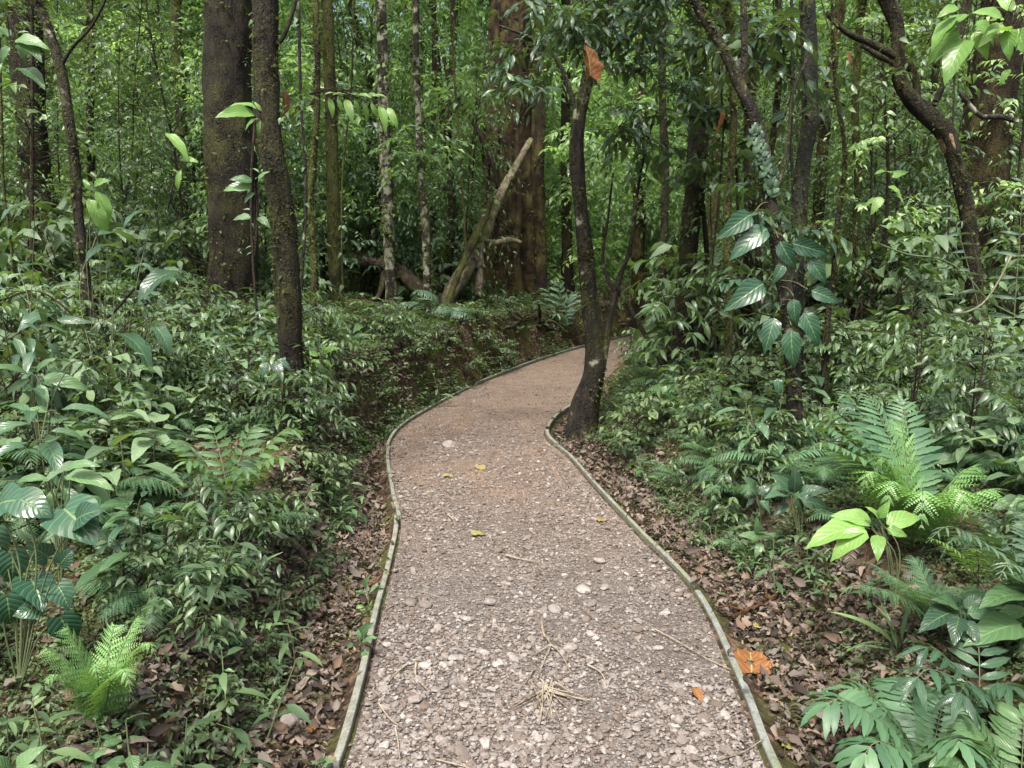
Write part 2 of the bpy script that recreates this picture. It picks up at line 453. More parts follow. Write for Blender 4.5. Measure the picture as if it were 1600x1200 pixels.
def bark_mat(name, dark, light, moss=0.25,  mosscol=(72, 78, 34), lichen=0.0, scale=1.0, stretch=0.22, bump=0.85, flake=None, rough=0.9):
    dark, light = [x * 0.5 for x in dark], [x * 0.60 for x in light]
    N = NT(name)
    tc = N.n("ShaderNodeTexCoord").outputs["Object"]
    mp = N.n("ShaderNodeMapping"); mp.inputs["Scale"].default_value = (1, 1, stretch); N.l(tc, mp.inputs[0])
    v = mp.outputs[0]
    n1 = N.noise(v, 22 * scale, 8, 0.68)
    n2 = N.noise(tc, 7 * scale, 5, 0.65)
    n3 = N.noise(tc, 2.4, 4, 0.6)
    n4 = N.noise(tc, 60, 4, 0.7)
    vo = N.n("ShaderNodeTexVoronoi", feature='DISTANCE_TO_EDGE'); vo.inputs["Scale"].default_value = 30 * scale
    dv = N.n("ShaderNodeVectorMath", operation='ADD'); sc_ = N.n("ShaderNodeVectorMath", operation='SCALE')
    sc_.inputs[3].default_value = 0.14
    nn = N.n("ShaderNodeTexNoise"); nn.inputs["Scale"].default_value = 9; N.l(tc, nn.inputs[0]); N.l(nn.outputs["Color"], sc_.inputs[0])
    N.l(v, dv.inputs[0]); N.l(sc_.outputs[0], dv.inputs[1]); N.l(dv.outputs[0], vo.inputs["Vector"])
    crack = N.math('ADD', N.math('MULTIPLY', vo.outputs[0], 6.0, True), N.math('MULTIPLY', N.math('SUBTRACT', n2, 0.42), 5.0), True)
    fac = N.math('ADD', N.math('MULTIPLY', n1, 0.6), N.math('MULTIPLY', n2, 0.4))
    c = N.ramp(fac, [(0.36, lin(dark)), (0.5, lin([(a + b) / 2 for a, b in zip(dark, light)])), (0.66, lin(light))])
    c = N.mix(N.math('MULTIPLY', N.math('SUBTRACT', 1.0, crack), 0.7), c, lin([x * 0.6 for x in dark]))
    if flake:
        c = N.mix(N.ramp(n3, [(0.5, (0, 0, 0)), (0.6, (1, 1, 1))]), c, lin(flake))
    if lichen:
        lm = N.ramp(N.math('ADD', N.math('MULTIPLY', n2, 0.6), N.math('MULTIPLY', n3, 0.4)), [(0.58 - 0.1 * lichen, (0, 0, 0)), (0.64 - 0.1 * lichen, (1, 1, 1))])
        c = N.mix(N.math('MULTIPLY', lm, 0.8), c, lin((150, 152, 134)))
    mm = N.ramp(N.math('ADD', N.math('MULTIPLY', n3, 0.55), N.math('MULTIPLY', n4, 0.45)), [(0.60 - 0.22 * moss, (0, 0, 0)), (0.72 - 0.22 * moss, (1, 1, 1))])
    mcol = N.mix(n4, lin([x * 0.6 for x in mosscol]), lin([min(255, x * 1.25) for x in mosscol]))
    c = N.mix(N.math('MULTIPLY', mm, 0.85), c, mcol)
    p = N.n("ShaderNodeBsdfPrincipled"); p.inputs["Roughness"].default_value = rough; p.inputs["Specular IOR Level"].default_value = 0.25
    N.l(c, p.inputs["Base Color"])
    b = N.n("ShaderNodeBump"); b.inputs["Strength"].default_value = bump; b.inputs["Distance"].default_value = 0.03
    N.l(N.math('ADD', N.math('ADD', n1, N.math('MULTIPLY', n4, 0.5)), N.math('MULTIPLY', crack, 0.7)), b.inputs["Height"])
    N.l(b.outputs[0], p.inputs["Normal"]); N.l(p.outputs[0], N.out.inputs[0])
    return N.m

B_DARK = bark_mat("bark_dark_brown", (24, 21, 15), (74, 65, 47), 0.5, (66, 68, 34))
B_MOSSY = bark_mat("bark_mossy", (30, 26, 20), (84, 72, 54), 0.8)
B_GREY = bark_mat("bark_grey", (38, 34, 28), (92, 84, 70), 0.4, lichen=0.15)
B_PALE = bark_mat("bark_pale_lichen", (56, 50, 40), (120, 112, 94), 0.45, lichen=0.9)
B_RED = bark_mat("bark_red_brown", (30, 22, 17), (84, 64, 48), 0.5, stretch=0.08, scale=0.8, bump=0.9, flake=(74, 54, 38))
B_GIANT = bark_mat("bark_giant_red_brown", (46, 34, 27), (120, 88, 62), 0.45, stretch=0.1, scale=1.0, bump=1.0, flake=(74, 56, 42))
B_SMOOTH = bark_mat("bark_smooth_green_grey", (30, 34, 31), (72, 78, 70), 0.4, scale=0.6, bump=0.4)
B_TWIG = bark_mat("twig_bark", (52, 42, 32), (104, 88, 66), 0.3)
B_ROT = bark_mat("bark_pale_rotten", (130, 114, 92), (250, 236, 206), 0.5, mosscol=(112, 120, 62), stretch=0.15)
B_STEM = leaf_mat("plant_stem", [(62, 84, 44), (84, 100, 56), (96, 92, 60)], 0.5, 0.0)

# ------------------------------------------------------------------ the ground
def make_ground():
    N = NT("forest_floor")
    tc = N.n("ShaderNodeTexCoord").outputs["Object"]
    n1 = N.noise(tc, 2.2, 6, 0.6); n2 = N.noise(tc, 30, 8, 0.75); n3 = N.noise(tc, 110, 4, 0.7)
    vo = N.n("ShaderNodeTexVoronoi"); vo.inputs["Scale"].default_value = 26; N.l(tc, vo.inputs[0])
    vc = N.n("ShaderNodeSeparateColor"); N.l(vo.outputs["Color"], vc.inputs[0])
    soil = N.ramp(n2, [(0.35, lin((26, 21, 17))), (0.5, lin((50, 41, 33))), (0.68, lin((84, 72, 57)))])
    lit = N.ramp(vc.outputs[0], [(0, lin((40, 32, 25))), (0.5, lin((74, 60, 47))), (1, lin((104, 86, 68)))])
    c = N.mix(N.ramp(vc.outputs[1], [(0.5, (0, 0, 0)), (0.6, (1, 1, 1))]), soil, lit)
    mossc = N.mix(n3, lin((40, 48, 22)), lin((86, 94, 44)))
    c = N.mix(N.ramp(n1, [(0.48, (0, 0, 0)), (0.62, (0.8, 0.8, 0.8))]), c, mossc)
    p = N.n("ShaderNodeBsdfPrincipled"); p.inputs["Roughness"].default_value = 0.95; p.inputs["Specular IOR Level"].default_value = 0.15
    N.l(c, p.inputs["Base Color"])
    b = N.n("ShaderNodeBump"); b.inputs["Strength"].default_value = 0.9; b.inputs["Distance"].default_value = 0.03
    N.l(N.math('ADD', n2, N.math('MULTIPLY', vo.outputs["Distance"], 0.8)), b.inputs["Height"]); N.l(b.outputs[0], p.inputs["Normal"])
    N.l(p.outputs[0], N.out.inputs[0])
    def axis(a, b, st, far, g=1.12):
        core = list(np.arange(a, b, st)); s = st; x = core[-1]; hi = []
        while x < far: s *= g; x += s; hi.append(x)
        return core + hi
    xs = np.array(sorted([-v for v in axis(0.02, 3.4, 0.035, 420)] + axis(0.02, 3.4, 0.035, 420)))
    ys = np.array([-400, -250, -150, -90, -50, -30, -18, -10, -5, -2, -0.5, 0.3] + axis(0.8, 9.5, 0.04, 620, 1.045))
    X, Y = np.meshgrid(xs, ys, indexing='ij')
    Z = height(X, Y)
    m = MB(); a, b_ = X.shape
    i = np.arange(a - 1)[:, None] * b_; j = np.arange(b_ - 1)[None]
    F = np.stack([i + j, i + b_ + j, i + b_ + j + 1, i + j + 1], -1).reshape(-1, 4)
    m.add(np.stack([X, Y, Z], -1).reshape(-1, 3), F)
    o = m.build("ground", N.m); tag(o, kind="structure")
make_ground()

# ------------------------------------------------------------------ the path
def path_relief(x, y):
    return 0.022 * vnoise(x * 2.2, y * 1.6, 31) + 0.012 * vnoise(x * 7, y * 7, 32) + 0.006 * vnoise(x * 20, y * 20, 33)

def make_path():
    N = NT("stony_earth")
    tc = N.n("ShaderNodeTexCoord").outputs["Object"]
    mpw = N.n("ShaderNodeMapping"); N.l(tc, mpw.inputs[0]); v = mpw.outputs[0]
    big = N.noise(v, 1.1, 4, 0.6); n2 = N.noise(v, 34, 8, 0.78); n3 = N.noise(v, 150, 4, 0.7); mid = N.noise(v, 6, 5, 0.6)
    sx = N.n("ShaderNodeSeparateXYZ"); N.l(tc, sx.inputs[0])
    earth = N.ramp(n2, [(0.32, lin((56, 51, 46))), (0.5, lin((100, 85, 73))), (0.68, lin((134, 116, 100)))])
    grey = N.ramp(n2, [(0.32, lin((55, 54, 52))), (0.5, lin((86, 84, 81))), (0.68, lin((122, 120, 117)))])
    far = N.math('MULTIPLY', N.math('SUBTRACT', sx.outputs[1], 3.6), 0.4, True)
    warm = N.math('ADD', N.math('MULTIPLY', far, 0.9), N.math('MULTIPLY', N.math('SUBTRACT', big, 0.5), 1.4), True)
    c = N.mix(warm, grey, earth)
    dirt = N.ramp(N.math('ADD', N.math('MULTIPLY', mid, 0.6), N.math('MULTIPLY', big, 0.4)), [(0.42, (1, 1, 1)), (0.62, (0, 0, 0))])
    c = N.mix(N.math('MULTIPLY', dirt, 0.5), c, lin((62, 50, 42)))
    hs = []
    for sc_, th in ((62, 0.42), (30, 0.30), (120, 0.46)):
        vo = N.n("ShaderNodeTexVoronoi"); vo.inputs["Scale"].default_value = sc_; N.l(v, vo.inputs[0])
        vs = N.n("ShaderNodeSeparateColor"); N.l(vo.outputs["Color"], vs.inputs[0])
        disc = N.math('SUBTRACT', 1.0, N.math('MULTIPLY', vo.outputs["Distance"], 1.0 / th), True)
        keep = N.ramp(N.math('ADD', N.math('MULTIPLY', vs.outputs[0], 0.6), N.math('MULTIPLY', mid, 0.4)), [(0.50, (0, 0, 0)), (0.54, (1, 1, 1))])
        mk = N.math('MULTIPLY', keep, N.math('MULTIPLY', disc, 4.0, True))
        sc2 = N.ramp(vs.outputs[1], [(0, lin((88, 77, 68))), (0.5, lin((124, 114, 104))), (1, lin((156, 150, 142)))])
        c = N.mix(N.math('MULTIPLY', mk, 0.75), c, sc2)
        hs.append(N.math('MULTIPLY', N.math('MULTIPLY', keep, N.math('POWER', disc, 0.5)), 30.0 / sc_))
    p = N.n("ShaderNodeBsdfPrincipled"); p.inputs["Roughness"].default_value = 0.9; p.inputs["Specular IOR Level"].default_value = 0.2
    N.l(c, p.inputs["Base Color"])
    b = N.n("ShaderNodeBump"); b.inputs["Strength"].default_value = 0.9; b.inputs["Distance"].default_value = 0.014
    h = N.math('ADD', N.math('ADD', hs[0], hs[1]), N.math('ADD', hs[2], N.math('MULTIPLY', n2, 0.9)))
    N.l(h, b.inputs["Height"]); N.l(b.outputs[0], p.inputs["Normal"]); N.l(p.outputs[0], N.out.inputs[0])
    ys = np.concatenate([np.arange(0.6, 9, 0.03), np.arange(9, 31, 0.1)])
    u = np.linspace(0, 1, 56)
    Yg, Ug = np.meshgrid(ys, u, indexing='ij')
    Lx, Rx = xl(Yg) + 0.015, xr(Yg) - 0.015
    X = Lx + (Rx - Lx) * Ug
    Z = pathz(Yg) + path_relief(X, Yg) * smooth(0, 0.06, np.minimum(Ug, 1 - Ug)) - 0.004
    a, b_ = X.shape
    i = np.arange(a - 1)[:, None] * b_; j = np.arange(b_ - 1)[None]
    F = np.stack([i + j, i + j + 1, i + b_ + j + 1, i + b_ + j], -1).reshape(-1, 4)
    m = MB(); m.add(np.stack([X, Yg, Z], -1).reshape(-1, 3), F)
    tag(m.build("path", N.m), kind="structure")
make_path()

# stones
def stone_tpl(n=2, seed=0):
    """a cube-sphere turned into an angular stone"""
    g = np.linspace(-1, 1, n + 1); V, F, k = [], [], 0
    for ax in range(3):
        for s in (-1, 1):
            A, B = np.meshgrid(g, g, indexing='ij')
            P = np.zeros((n + 1, n + 1, 3)); P[..., ax] = s; P[..., (ax + 1) % 3] = A * s; P[..., (ax + 2) % 3] = B
            V.append(P.reshape(-1, 3))
            F += [[k + i * (n + 1) + j, k + (i + 1) * (n + 1) + j, k + (i + 1) * (n + 1) + j + 1, k + i * (n + 1) + j + 1] for i in range(n) for j in range(n)]
            k += (n + 1) ** 2
    V = np.vstack(V); key = {}; idx = []; W = []
    for v in V:
        q = tuple(np.round(v, 4))
        if q not in key: key[q] = len(W); W.append(v)
        idx.append(key[q])
    W = norm(np.array(W)); F = np.array(idx)[np.array(F)]
    r = np.random.default_rng(seed)
    for _ in range(7):
        d = norm(r.normal(size=3)); h = 0.62 + 0.25 * r.random()
        s = W @ d; W = W - np.maximum(0, s - h)[:, None] * d
    W = W * np.array([1.0, 0.72 + 0.25 * r.random(), 0.45 + 0.2 * r.random()])
    return W, F, np.zeros((len(W), 2))

def stone_mat():
    N = NT("pebble_stone")
    a = N.n("ShaderNodeAttribute", attribute_name="rnd").outputs["Fac"]
    tc = N.n("ShaderNodeTexCoord").outputs["Object"]
    n = N.noise(tc, 90, 6, 0.7)
    c = N.ramp(a, [(0, lin((72, 66, 61))), (0.35, lin((95, 93, 90))), (0.65, lin((114, 112, 110))), (0.88, lin((128, 126, 123))), (1, lin((146, 146, 143)))])
    c = N.mix(N.ramp(n, [(0.42, (0.6, 0.6, 0.6)), (0.66, (0, 0, 0))]), c, lin((92, 78, 66)))
    p = N.n("ShaderNodeBsdfPrincipled"); p.inputs["Roughness"].default_value = 0.75; p.inputs["Specular IOR Level"].default_value = 0.3
    N.l(c, p.inputs["Base Color"])
    b = N.n("ShaderNodeBump"); b.inputs["Strength"].default_value = 0.4; b.inputs["Distance"].default_value = 0.004
    N.l(n, b.inputs["Height"]); N.l(b.outputs[0], p.inputs["Normal"]); N.l(p.outputs[0], N.out.inputs[0])
    return N.m
M_STONE = stone_mat()

def rand_rot(k, tilt=0.4):
    a = rng.random(k) * 6.283
    H = np.stack([np.cos(a), np.sin(a), rng.normal(0, tilt * 0.5, k)], -1)
    Nn = np.array([0, 0, 1.0]) + rng.normal(0, tilt, (k, 3))
    return H, Nn

def make_gravel():
    m = MB()
    for q in range(6):
        tpl = stone_tpl(2, q)
        for (k, y0, y1, s0, s1) in ((6200, 1.9, 9.0, 0.003, 0.010), (1100, 1.9, 12, 0.008, 0.018), (150, 2.0, 13, 0.016, 0.028), (1300, 5.0, 17, 0.008, 0.020)):
            y = 1.0 / (1 / y0 + (1 / y1 - 1 / y0) * rng.random(k)) if y0 < 6 else y0 + (y1 - y0) * rng.random(k)
            x = xl(y) + 0.03 + (xr(y) - xl(y) - 0.06) * rng.random(k)
            keep = (0.5 * vnoise(x * 1.6 + y, y * 1.3 - x * .6, 41) + 0.6 * vnoise(x * 4 + y, y * 3.2, 42) + rng.normal(0, 0.26, k)) > -0.16 + 0.04 * y
            x, y = x[keep], y[keep]; kk = len(x)
            if not kk: continue
            s = s0 + (s1 - s0) * rng.random(kk) ** 2
            z = pathz(y) + path_relief(x, y) + s * 0.08
            H, Nn = rand_rot(kk, 0.35)
            S = np.stack([s * (0.8 + 0.6 * rng.random(kk)), s * (0.8 + 0.5 * rng.random(kk)), s], -1)
            m.inst(tpl, frames(H, Nn, S), np.stack([x, y, z], -1), rng.random(kk) ** 1.1)
    tag(m.build("gravel", M_STONE, smoothed=False), kind="stuff")
make_gravel()

# big individual stones that can be pointed at
big_stones = [((610, 925), 5.5), ((470, 1130), 22), ((823, 855), 9), ((420 + 500 - 260, 0), 0)]
stone_px = [(648, 1095, 14, "pale grey stone near the board edging, low on the path"),
            (780, 860, 11, "flat tan stone beside a dark stone in mid path"),
            (824, 855, 10, "dark angular stone lying loose in mid path"),
            (665, 1042, 12, "rounded grey stone between the two curled twigs"),
            (803, 1030, 12, "light stone left of the dry twig spray"),
            (720, 1172, 16, "smooth oval brown stone at the near end of the path"),
            (765, 942, 12, "white stone low in the stony patch"),
            (730, 968, 11, "pale flat stone in the middle of the path"),
            (935, 875, 14, "broad pale stone on the path's stony right side"),
            (912, 922, 13, "rounded grey stone right of the path's middle"),
            (944, 918, 10, "small grey stone beside the rounded grey stone"),
            (867, 952, 12, "flat pinkish stone in the path's middle"),
            (712, 1032, 14, "long pale stone half buried in the path"),
            (778, 1040, 11, "whitish stone left of the twig spray's stalk"),
            (924, 990, 9, "small white stone right of the twig stalk"),
            (760, 1160, 16, "large pale crusted stone near the oval stone"),
            (640, 945, 12, "long tan stone beside the board edging"),
            (702, 695, 15, "pale flat stone before the bend in the path"),
            (665, 948, 14, "flat tan slab set in the path surface"),
            (1028, 1010, 10, "pale stone near the concrete edging"),
            (890, 1012, 13, "flat rounded stone next to the fallen twigs"),
            (1040, 1105, 9, "small grey stone under the fallen orange leaf"),
            (1132, 1120, 11, "white stone close to the concrete edging"),
            (1080, 1175, 12, "grey stone lowest on the path by the edging")]
def make_stones():
    for i, (px, py, w, lab) in enumerate(stone_px):
        P = march(px, py, lambda X, Y: pathz(Y))
        s = w * P[1] / FPX * 1.05
        m = MB(); V, F, U = stone_tpl(4, 50 + i)
        V = V * np.array([s, s, s * 0.75]); V = V + vnoise(V[:, 0] * 60 + i, V[:, 1] * 60, 7)[:, None] * s * 0.12
        m.add(V, F, U, np.full(len(V), 0.12 if "dark" in lab else (0.3 if "brown" in lab or "tan" in lab else 0.6 + 0.38 * rng.random())))
        o = m.build("stone", M_STONE, smoothed=False)
        o.location = (P[0], P[1], P[2] + path_relief(P[0], P[1]) + s * 0.12)
        o.rotation_euler = (0.1 * rng.normal(), 0.1 * rng.normal(), rng.random() * 6)
        tag(o, lab, "stone", "stones set in the path")
    P = G(455, 1132); m = MB(); V, F, U = stone_tpl(5, 91); m.add(V * np.array([0.048, 0.04, 0.05]), F, U, np.full(len(V), 0.62))
    o = m.build("stone", M_STONE, smoothed=False); o.location = (P[0], P[1], P[2] + 0.02); o.rotation_euler = (0.3, 0.2, 1)
    tag(o, "pale grey angular stone lying in the leaf litter beside the board edging", "stone")
make_stones()

# ------------------------------------------------------------------ edging boards
def edging_mat(name, ca, cb, moss):
    N = NT(name)
    tc = N.n("ShaderNodeTexCoord").outputs["Object"]
    n1 = N.noise(tc, 14, 6, 0.65); n2 = N.noise(tc, 90, 5, 0.7); n3 = N.noise(tc, 3.1, 4, 0.6)
    c = N.ramp(N.math('ADD', N.math('MULTIPLY', n1, 0.5), N.math('MULTIPLY', n2, 0.5)), [(0.38, lin(ca)), (0.62, lin(cb))])
    c = N.mix(N.math('MULTIPLY', N.ramp(n3, [(0.5, (0, 0, 0)), (0.66, (1, 1, 1))]), moss), c, lin((96, 104, 66)))
    c = N.mix(N.ramp(n2, [(0.30, (0.7, 0.7, 0.7)), (0.42, (0, 0, 0))]), c, lin((66, 62, 50)))
    p = N.n("ShaderNodeBsdfPrincipled"); p.inputs["Roughness"].default_value = 0.85; N.l(c, p.inputs["Base Color"])
    b = N.n("ShaderNodeBump"); b.inputs["Strength"].default_value = 0.5; b.inputs["Distance"].default_value = 0.006
    N.l(n2, b.inputs["Height"]); N.l(b.outputs[0], p.inputs["Normal"]); N.l(p.outputs[0], N.out.inputs[0])
    return N.m
M_BOARD = edging_mat("weathered_board", (76, 78, 70), (118, 121, 110), 0.5)
M_CONC = edging_mat("worn_edging", (74, 78, 74), (114, 119, 113), 0.5)

def board(edge, y0, y1, label, mat, off=0.0, w=0.029, side=-1, top=0.028):
    """one bent board on edge along the path side"""
    C = edge[(edge[:, 1] >= y0) & (edge[:, 1] <= y1)]
    C = catmull(C[:, :3], 0.05)
    T = norm(np.gradient(C, axis=0)); Nn = np.stack([T[:, 1] * side * -1, T[:, 0] * side, 0 * T[:, 0]], -1)
    Nn = -Nn if (side < 0 and Nn[:, 0].mean() > 0) or (side > 0 and Nn[:, 0].mean() < 0) else Nn
    k = len(C); s = np.arange(k) * 0.05
    z = pathz(C[:, 1]) + top + 0.016 * vnoise(s * 0.9, s * 0 + off * 9 + 2, 51)
    ww = w * (1 + 0.15 * vnoise(s * 1.5, s * 0, 52))
    rows = []
    for (a, dz) in ((0.0, -0.16), (0.0, -0.004), (0.08, 0.0), (0.5, 0.002), (0.92, 0.0), (1.0, -0.005), (1.0, -0.20)):
        P = C + Nn * (off + ww * a)[:, None] if np.ndim(off) else C + Nn * (off + ww[:, None] * a)
        P = P.copy(); P[:, 2] = z + dz + 0.002 * vnoise(s * 14, s * 0 + a * 5, 53)
        rows.append(P)
    R = np.stack(rows, 1); q = R.shape[1]
    i = np.arange(k - 1)[:, None] * q; j = np.arange(q - 1)[None]
    F = np.stack([i + j, i + j + 1, i + q + j + 1, i + q + j], -1).reshape(-1, 4)
    e = (k - 1) * q
    F = np.vstack([F, [[0, 1, 5, 6], [1, 2, 4, 5], [2, 3, 4, 4 - 0]][:2], [[e, e + 6, e + 5, e + 1], [e + 1, e + 5, e + 4, e + 2]]])
    m = MB(); m.add(R.reshape(-1, 3), F)
    o = m.build("edging_board", mat, smoothed=False)
    tag(o, label, "path edging", "edging along the sides of the path")
yb = [float(march(500, p, lambda X, Y: pathz(Y))[1]) for p in (1192, 812, 700, 604, 556)]
board(LE, 0.9, yb[0], "short near end of the weathered board edging on the path's left side", M_BOARD, 0.022)
board(LE, yb[0] - 0.05, yb[1] + 0.06, "long pale weathered board along the near left side of the path", M_BOARD)
board(LE, yb[1] + 0.0, yb[2], "upright grey board edging before the left bend of the path", M_BOARD, -0.018)
board(LE, yb[2] + 0.02, yb[3], "curved pale edging round the left bend under the earth bank", M_BOARD, 0.0, 0.03)
board(LE, yb[3] + 0.03, 19.0, "thin far edging running below the mossy bank to the far bend", M_BOARD, 0.0, 0.036, top=0.045)
yr = [float(march(1000, p, lambda X, Y: pathz(Y))[1]) for p in (925, 700, 636)]
board(RE, 0.9, yr[0], "worn grey moss-spotted edging at the near right side of the path", M_CONC, 0.0, 0.031, 1, 0.014)
board(RE, yr[0] + 0.02, yr[1], "thin pale board edging on the right side below the leaf litter", M_BOARD, 0.0, 0.026, 1)
board(RE, yr[1] + 0.01, yr[2] + 0.2, "curved board edging bent round the foot of the forked tree", M_BOARD, 0.0, 0.036, 1, 0.04)

# ------------------------------------------------------------------ leaf litter
def on_ground(x, y, lift=0.0):
    return np.stack([x, y, height(x, y) + lift], -1)

def slope_normal(x, y, e=0.03):
    h = height(x, y)
    n = np.stack([-(height(x + e, y) - h) / e, -(height(x, y + e) - h) / e, np.ones_like(h)], -1)
    return norm(n)

T_LIT = [leaf_tpl(5, 2, 'ovate', 0.5, 0.5, -0.8, 0.06), leaf_tpl(5, 2, 'lance', 0.42, -0.5, 0.9, 0.08), leaf_tpl(5, 2, 'ovate', 0.42, 0.9, 0.3, 0.05),
         leaf_tpl(4, 2, 'lance', 0.3, 0.4, 1.6, 0.03)]
def make_litter():
    m = MB()
    def lay(k, x, y, s, lift, wob=0.45):
        Nn = slope_normal(x, y) + rng.normal(0, wob, (k, 3)); a = rng.random(k) * 6.283
        H = np.stack([np.cos(a), np.sin(a), rng.normal(0, 0.25, k)], -1)
        A = frames(H, Nn, s); P = on_ground(x, y, lift)
        c = rng.integers(0, len(T_LIT), k)
        for q, t in enumerate(T_LIT):
            i = c == q
            m.inst(t, A[i], P[i])
    for side in (-1, 1):
        for (k, y0, y1, w, s0, s1) in ((5200, 1.9, 5.0, 0.62, 0.025, 0.075), (4200, 4.5, 9.5, 0.62, 0.04, 0.085), (2200, 9, 24, 0.6, 0.07, 0.13)):
            y = y0 + (y1 - y0) * rng.random(k); d = rng.random(k) ** 0.8 * w + 0.03 + (0.04 if side < 0 else 0.055)
            x = np.where(side < 0, xl(y) - d, xr(y) + d)
            lay(k, x, y, s0 + (s1 - s0) * rng.random(k) ** 1.6, 0.006 + 0.022 * rng.random(k))
    for side in (-1, 1):
        k = 420; y = 1.9 + 7.5 * rng.random(k) ** 1.2; d = rng.random(k) ** 0.8 * 0.62 + 0.06
        lay(k, np.where(side < 0, xl(y) - d, xr(y) + d), y, 0.055 + 0.055 * rng.random(k), 0.02 + 0.02 * rng.random(k), 0.35)
        k = 60; y = 1.9 + 9 * rng.random(k); d = 0.015 + 0.03 * rng.random(k)
        lay(k, np.where(side < 0, xl(y) - d, xr(y) + d), y, 0.04 + 0.04 * rng.random(k), 0.07, 0.3)
    k = 3000; y = 15 + 15 * rng.random(k); x = (885 + 130 * rng.random(k) - 800) / FPX * y
    i = (x < xl(y) - 0.05) | (x > xr(y) + 0.05); lay(int(i.sum()), x[i], y[i], 0.06 + 0.09 * rng.random(int(i.sum())), 0.03, 0.4)
    k = 9000
    y = 1.6 + 10 * rng.random(k) ** 1.3; d = rng.random(k) ** 1.1 * 3.2
    side = rng.random(k) < 0.5
    x = np.where(side, xl(y) - 0.4 - d, xr(y) + 0.4 + d)
    lay(k, x, y, 0.035 + 0.06 * rng.random(k), 0.012, 0.5)
    tag(m.build("leaf_litter", M_LITTER), kind="stuff")
    # a thin scatter of crumbs and broken leaf on the path
    m2 = MB(); k = 1500
    y = 2.0 + 8 * rng.random(k); u = rng.random(k); u = np.where(rng.random(k) < 0.6, np.where(u < .5, u ** 2 * 0.5, 1 - (1 - u) ** 2 * 0.5), u)
    x = xl(y) + 0.02 + (xr(y) - xl(y) - 0.04) * u
    H, Nn = rand_rot(k, 0.25)
    m2.inst(T_RN, frames(H, Nn, 0.012 + 0.022 * rng.random(k)), np.stack([x, y, pathz(y) + path_relief(x, y) + 0.006], -1))
    k = 900; y = 2.0 + 7 * rng.random(k); x = xl(y) + 0.02 + (xr(y) - xl(y) - 0.04) * rng.random(k); H, Nn = rand_rot(k, 0.15)
    s = 0.02 + 0.05 * rng.random(k)
    m2.inst(rhomb(0.03, 0.03, 0.0), frames(H, Nn, s), np.stack([x, y, pathz(y) + path_relief(x, y) + 0.007], -1))
    tag(m2.build("plant_debris", M_LITTER), kind="stuff")
make_litter()

# ------------------------------------------------------------------ low cover on both banks
def in_view(x, y, z, mpx=160):
    px, py = to_px(x, y, z)
    return (px > -mpx) & (px < 1600 + mpx) & (py < 1200 + mpx * 1.6) & (y > 0.9)

def make_cover():
    m = MB()
    for (k, y0, y1, dmax, s0, s1, tpl, n) in ((15000, 1.5, 4.5, 2.4, 0.012, 0.030, T_OV, 4), (20000, 4, 9, 4.0, 0.018, 0.042, T_R, 5), (20000, 7, 18, 6, 0.035, 0.07, T_R, 6), (9000, 16, 32, 18, 0.06, 0.13, T_R, 7)):
        y = y0 + (y1 - y0) * rng.random(k); side = rng.random(k) < 0.5; d = rng.random(k) ** 1.35 * dmax
        lo = np.where(side, 0.36 - 0.30 * smooth(6.2, 8.5, y), 0.46 - 0.25 * smooth(8, 11, y))
        x = np.where(side, xl(y) - lo - d, xr(y) + lo + d)
        dens = vnoise(x * 1.3, y * 1.3, 61) + 0.6 * vnoise(x * 4, y * 4, 62) + rng.normal(0, 0.1, k)
        keep = (dens > -0.20) & in_view(x, y, height(x, y)) & ~((y > 15) & (x / y * FPX > 90) & (x / y * FPX < 205) & (rng.random(k) < 0.85))
        x, y = x[keep], y[keep]; kk = len(x)
        if not kk: continue
        a = rng.random(kk) * 6.283; nz = slope_normal(x, y)
        D = np.stack([np.cos(a) * 0.7, np.sin(a) * 0.7, 0.8 + 0 * a], -1) + nz * 0.5
        S = s0 + (s1 - s0) * rng.random(kk)
        A, P = sprays(on_ground(x, y, 0.0), D, S * 3.2, n, S, 0.3, 0.9, 0.5)
        R = np.clip(np.repeat(0.5 + 0.8 * vnoise(x * 0.9, y * 0.9, 66), n) + rng.normal(0, 0.2, kk * n), 0, 1)
        m.inst(tpl, A, P, R)
    tag(m.build("ground_cover", M_COVER), kind="stuff")
    # moss on the bank faces
    m = MB(); k = 60000
    y = 1.8 + 12 * rng.random(k) ** 1.4; side = rng.random(k) < 0.7; d = rng.random(k) * 0.75
    lo = np.where(side, 0.34 - 0.30 * smooth(6.2, 8.5, y), 0.5 - 0.25 * smooth(8, 11, y))
    x = np.where(side, xl(y) - lo - d, xr(y) + lo + d)
    keep = (vnoise(x * 1.7, y * 1.7, 71) + rng.normal(0, 0.15, k)) > -0.1
    x, y = x[keep], y[keep]; kk = len(x); a = rng.random(kk) * 6.283
    H = np.stack([np.cos(a), np.sin(a), 0.4 + 0 * a], -1) + slope_normal(x, y) * 0.8
    m.inst(T_R, frames(H, rng.normal(0, 1, (kk, 3)), 0.010 + 0.014 * rng.random(kk)), on_ground(x, y, -0.002))
    tag(m.build("moss", M_MOSS), kind="stuff")
make_cover()

# ------------------------------------------------------------------ trees
LAND = []          # landmark trees used to word the labels of the plants near them

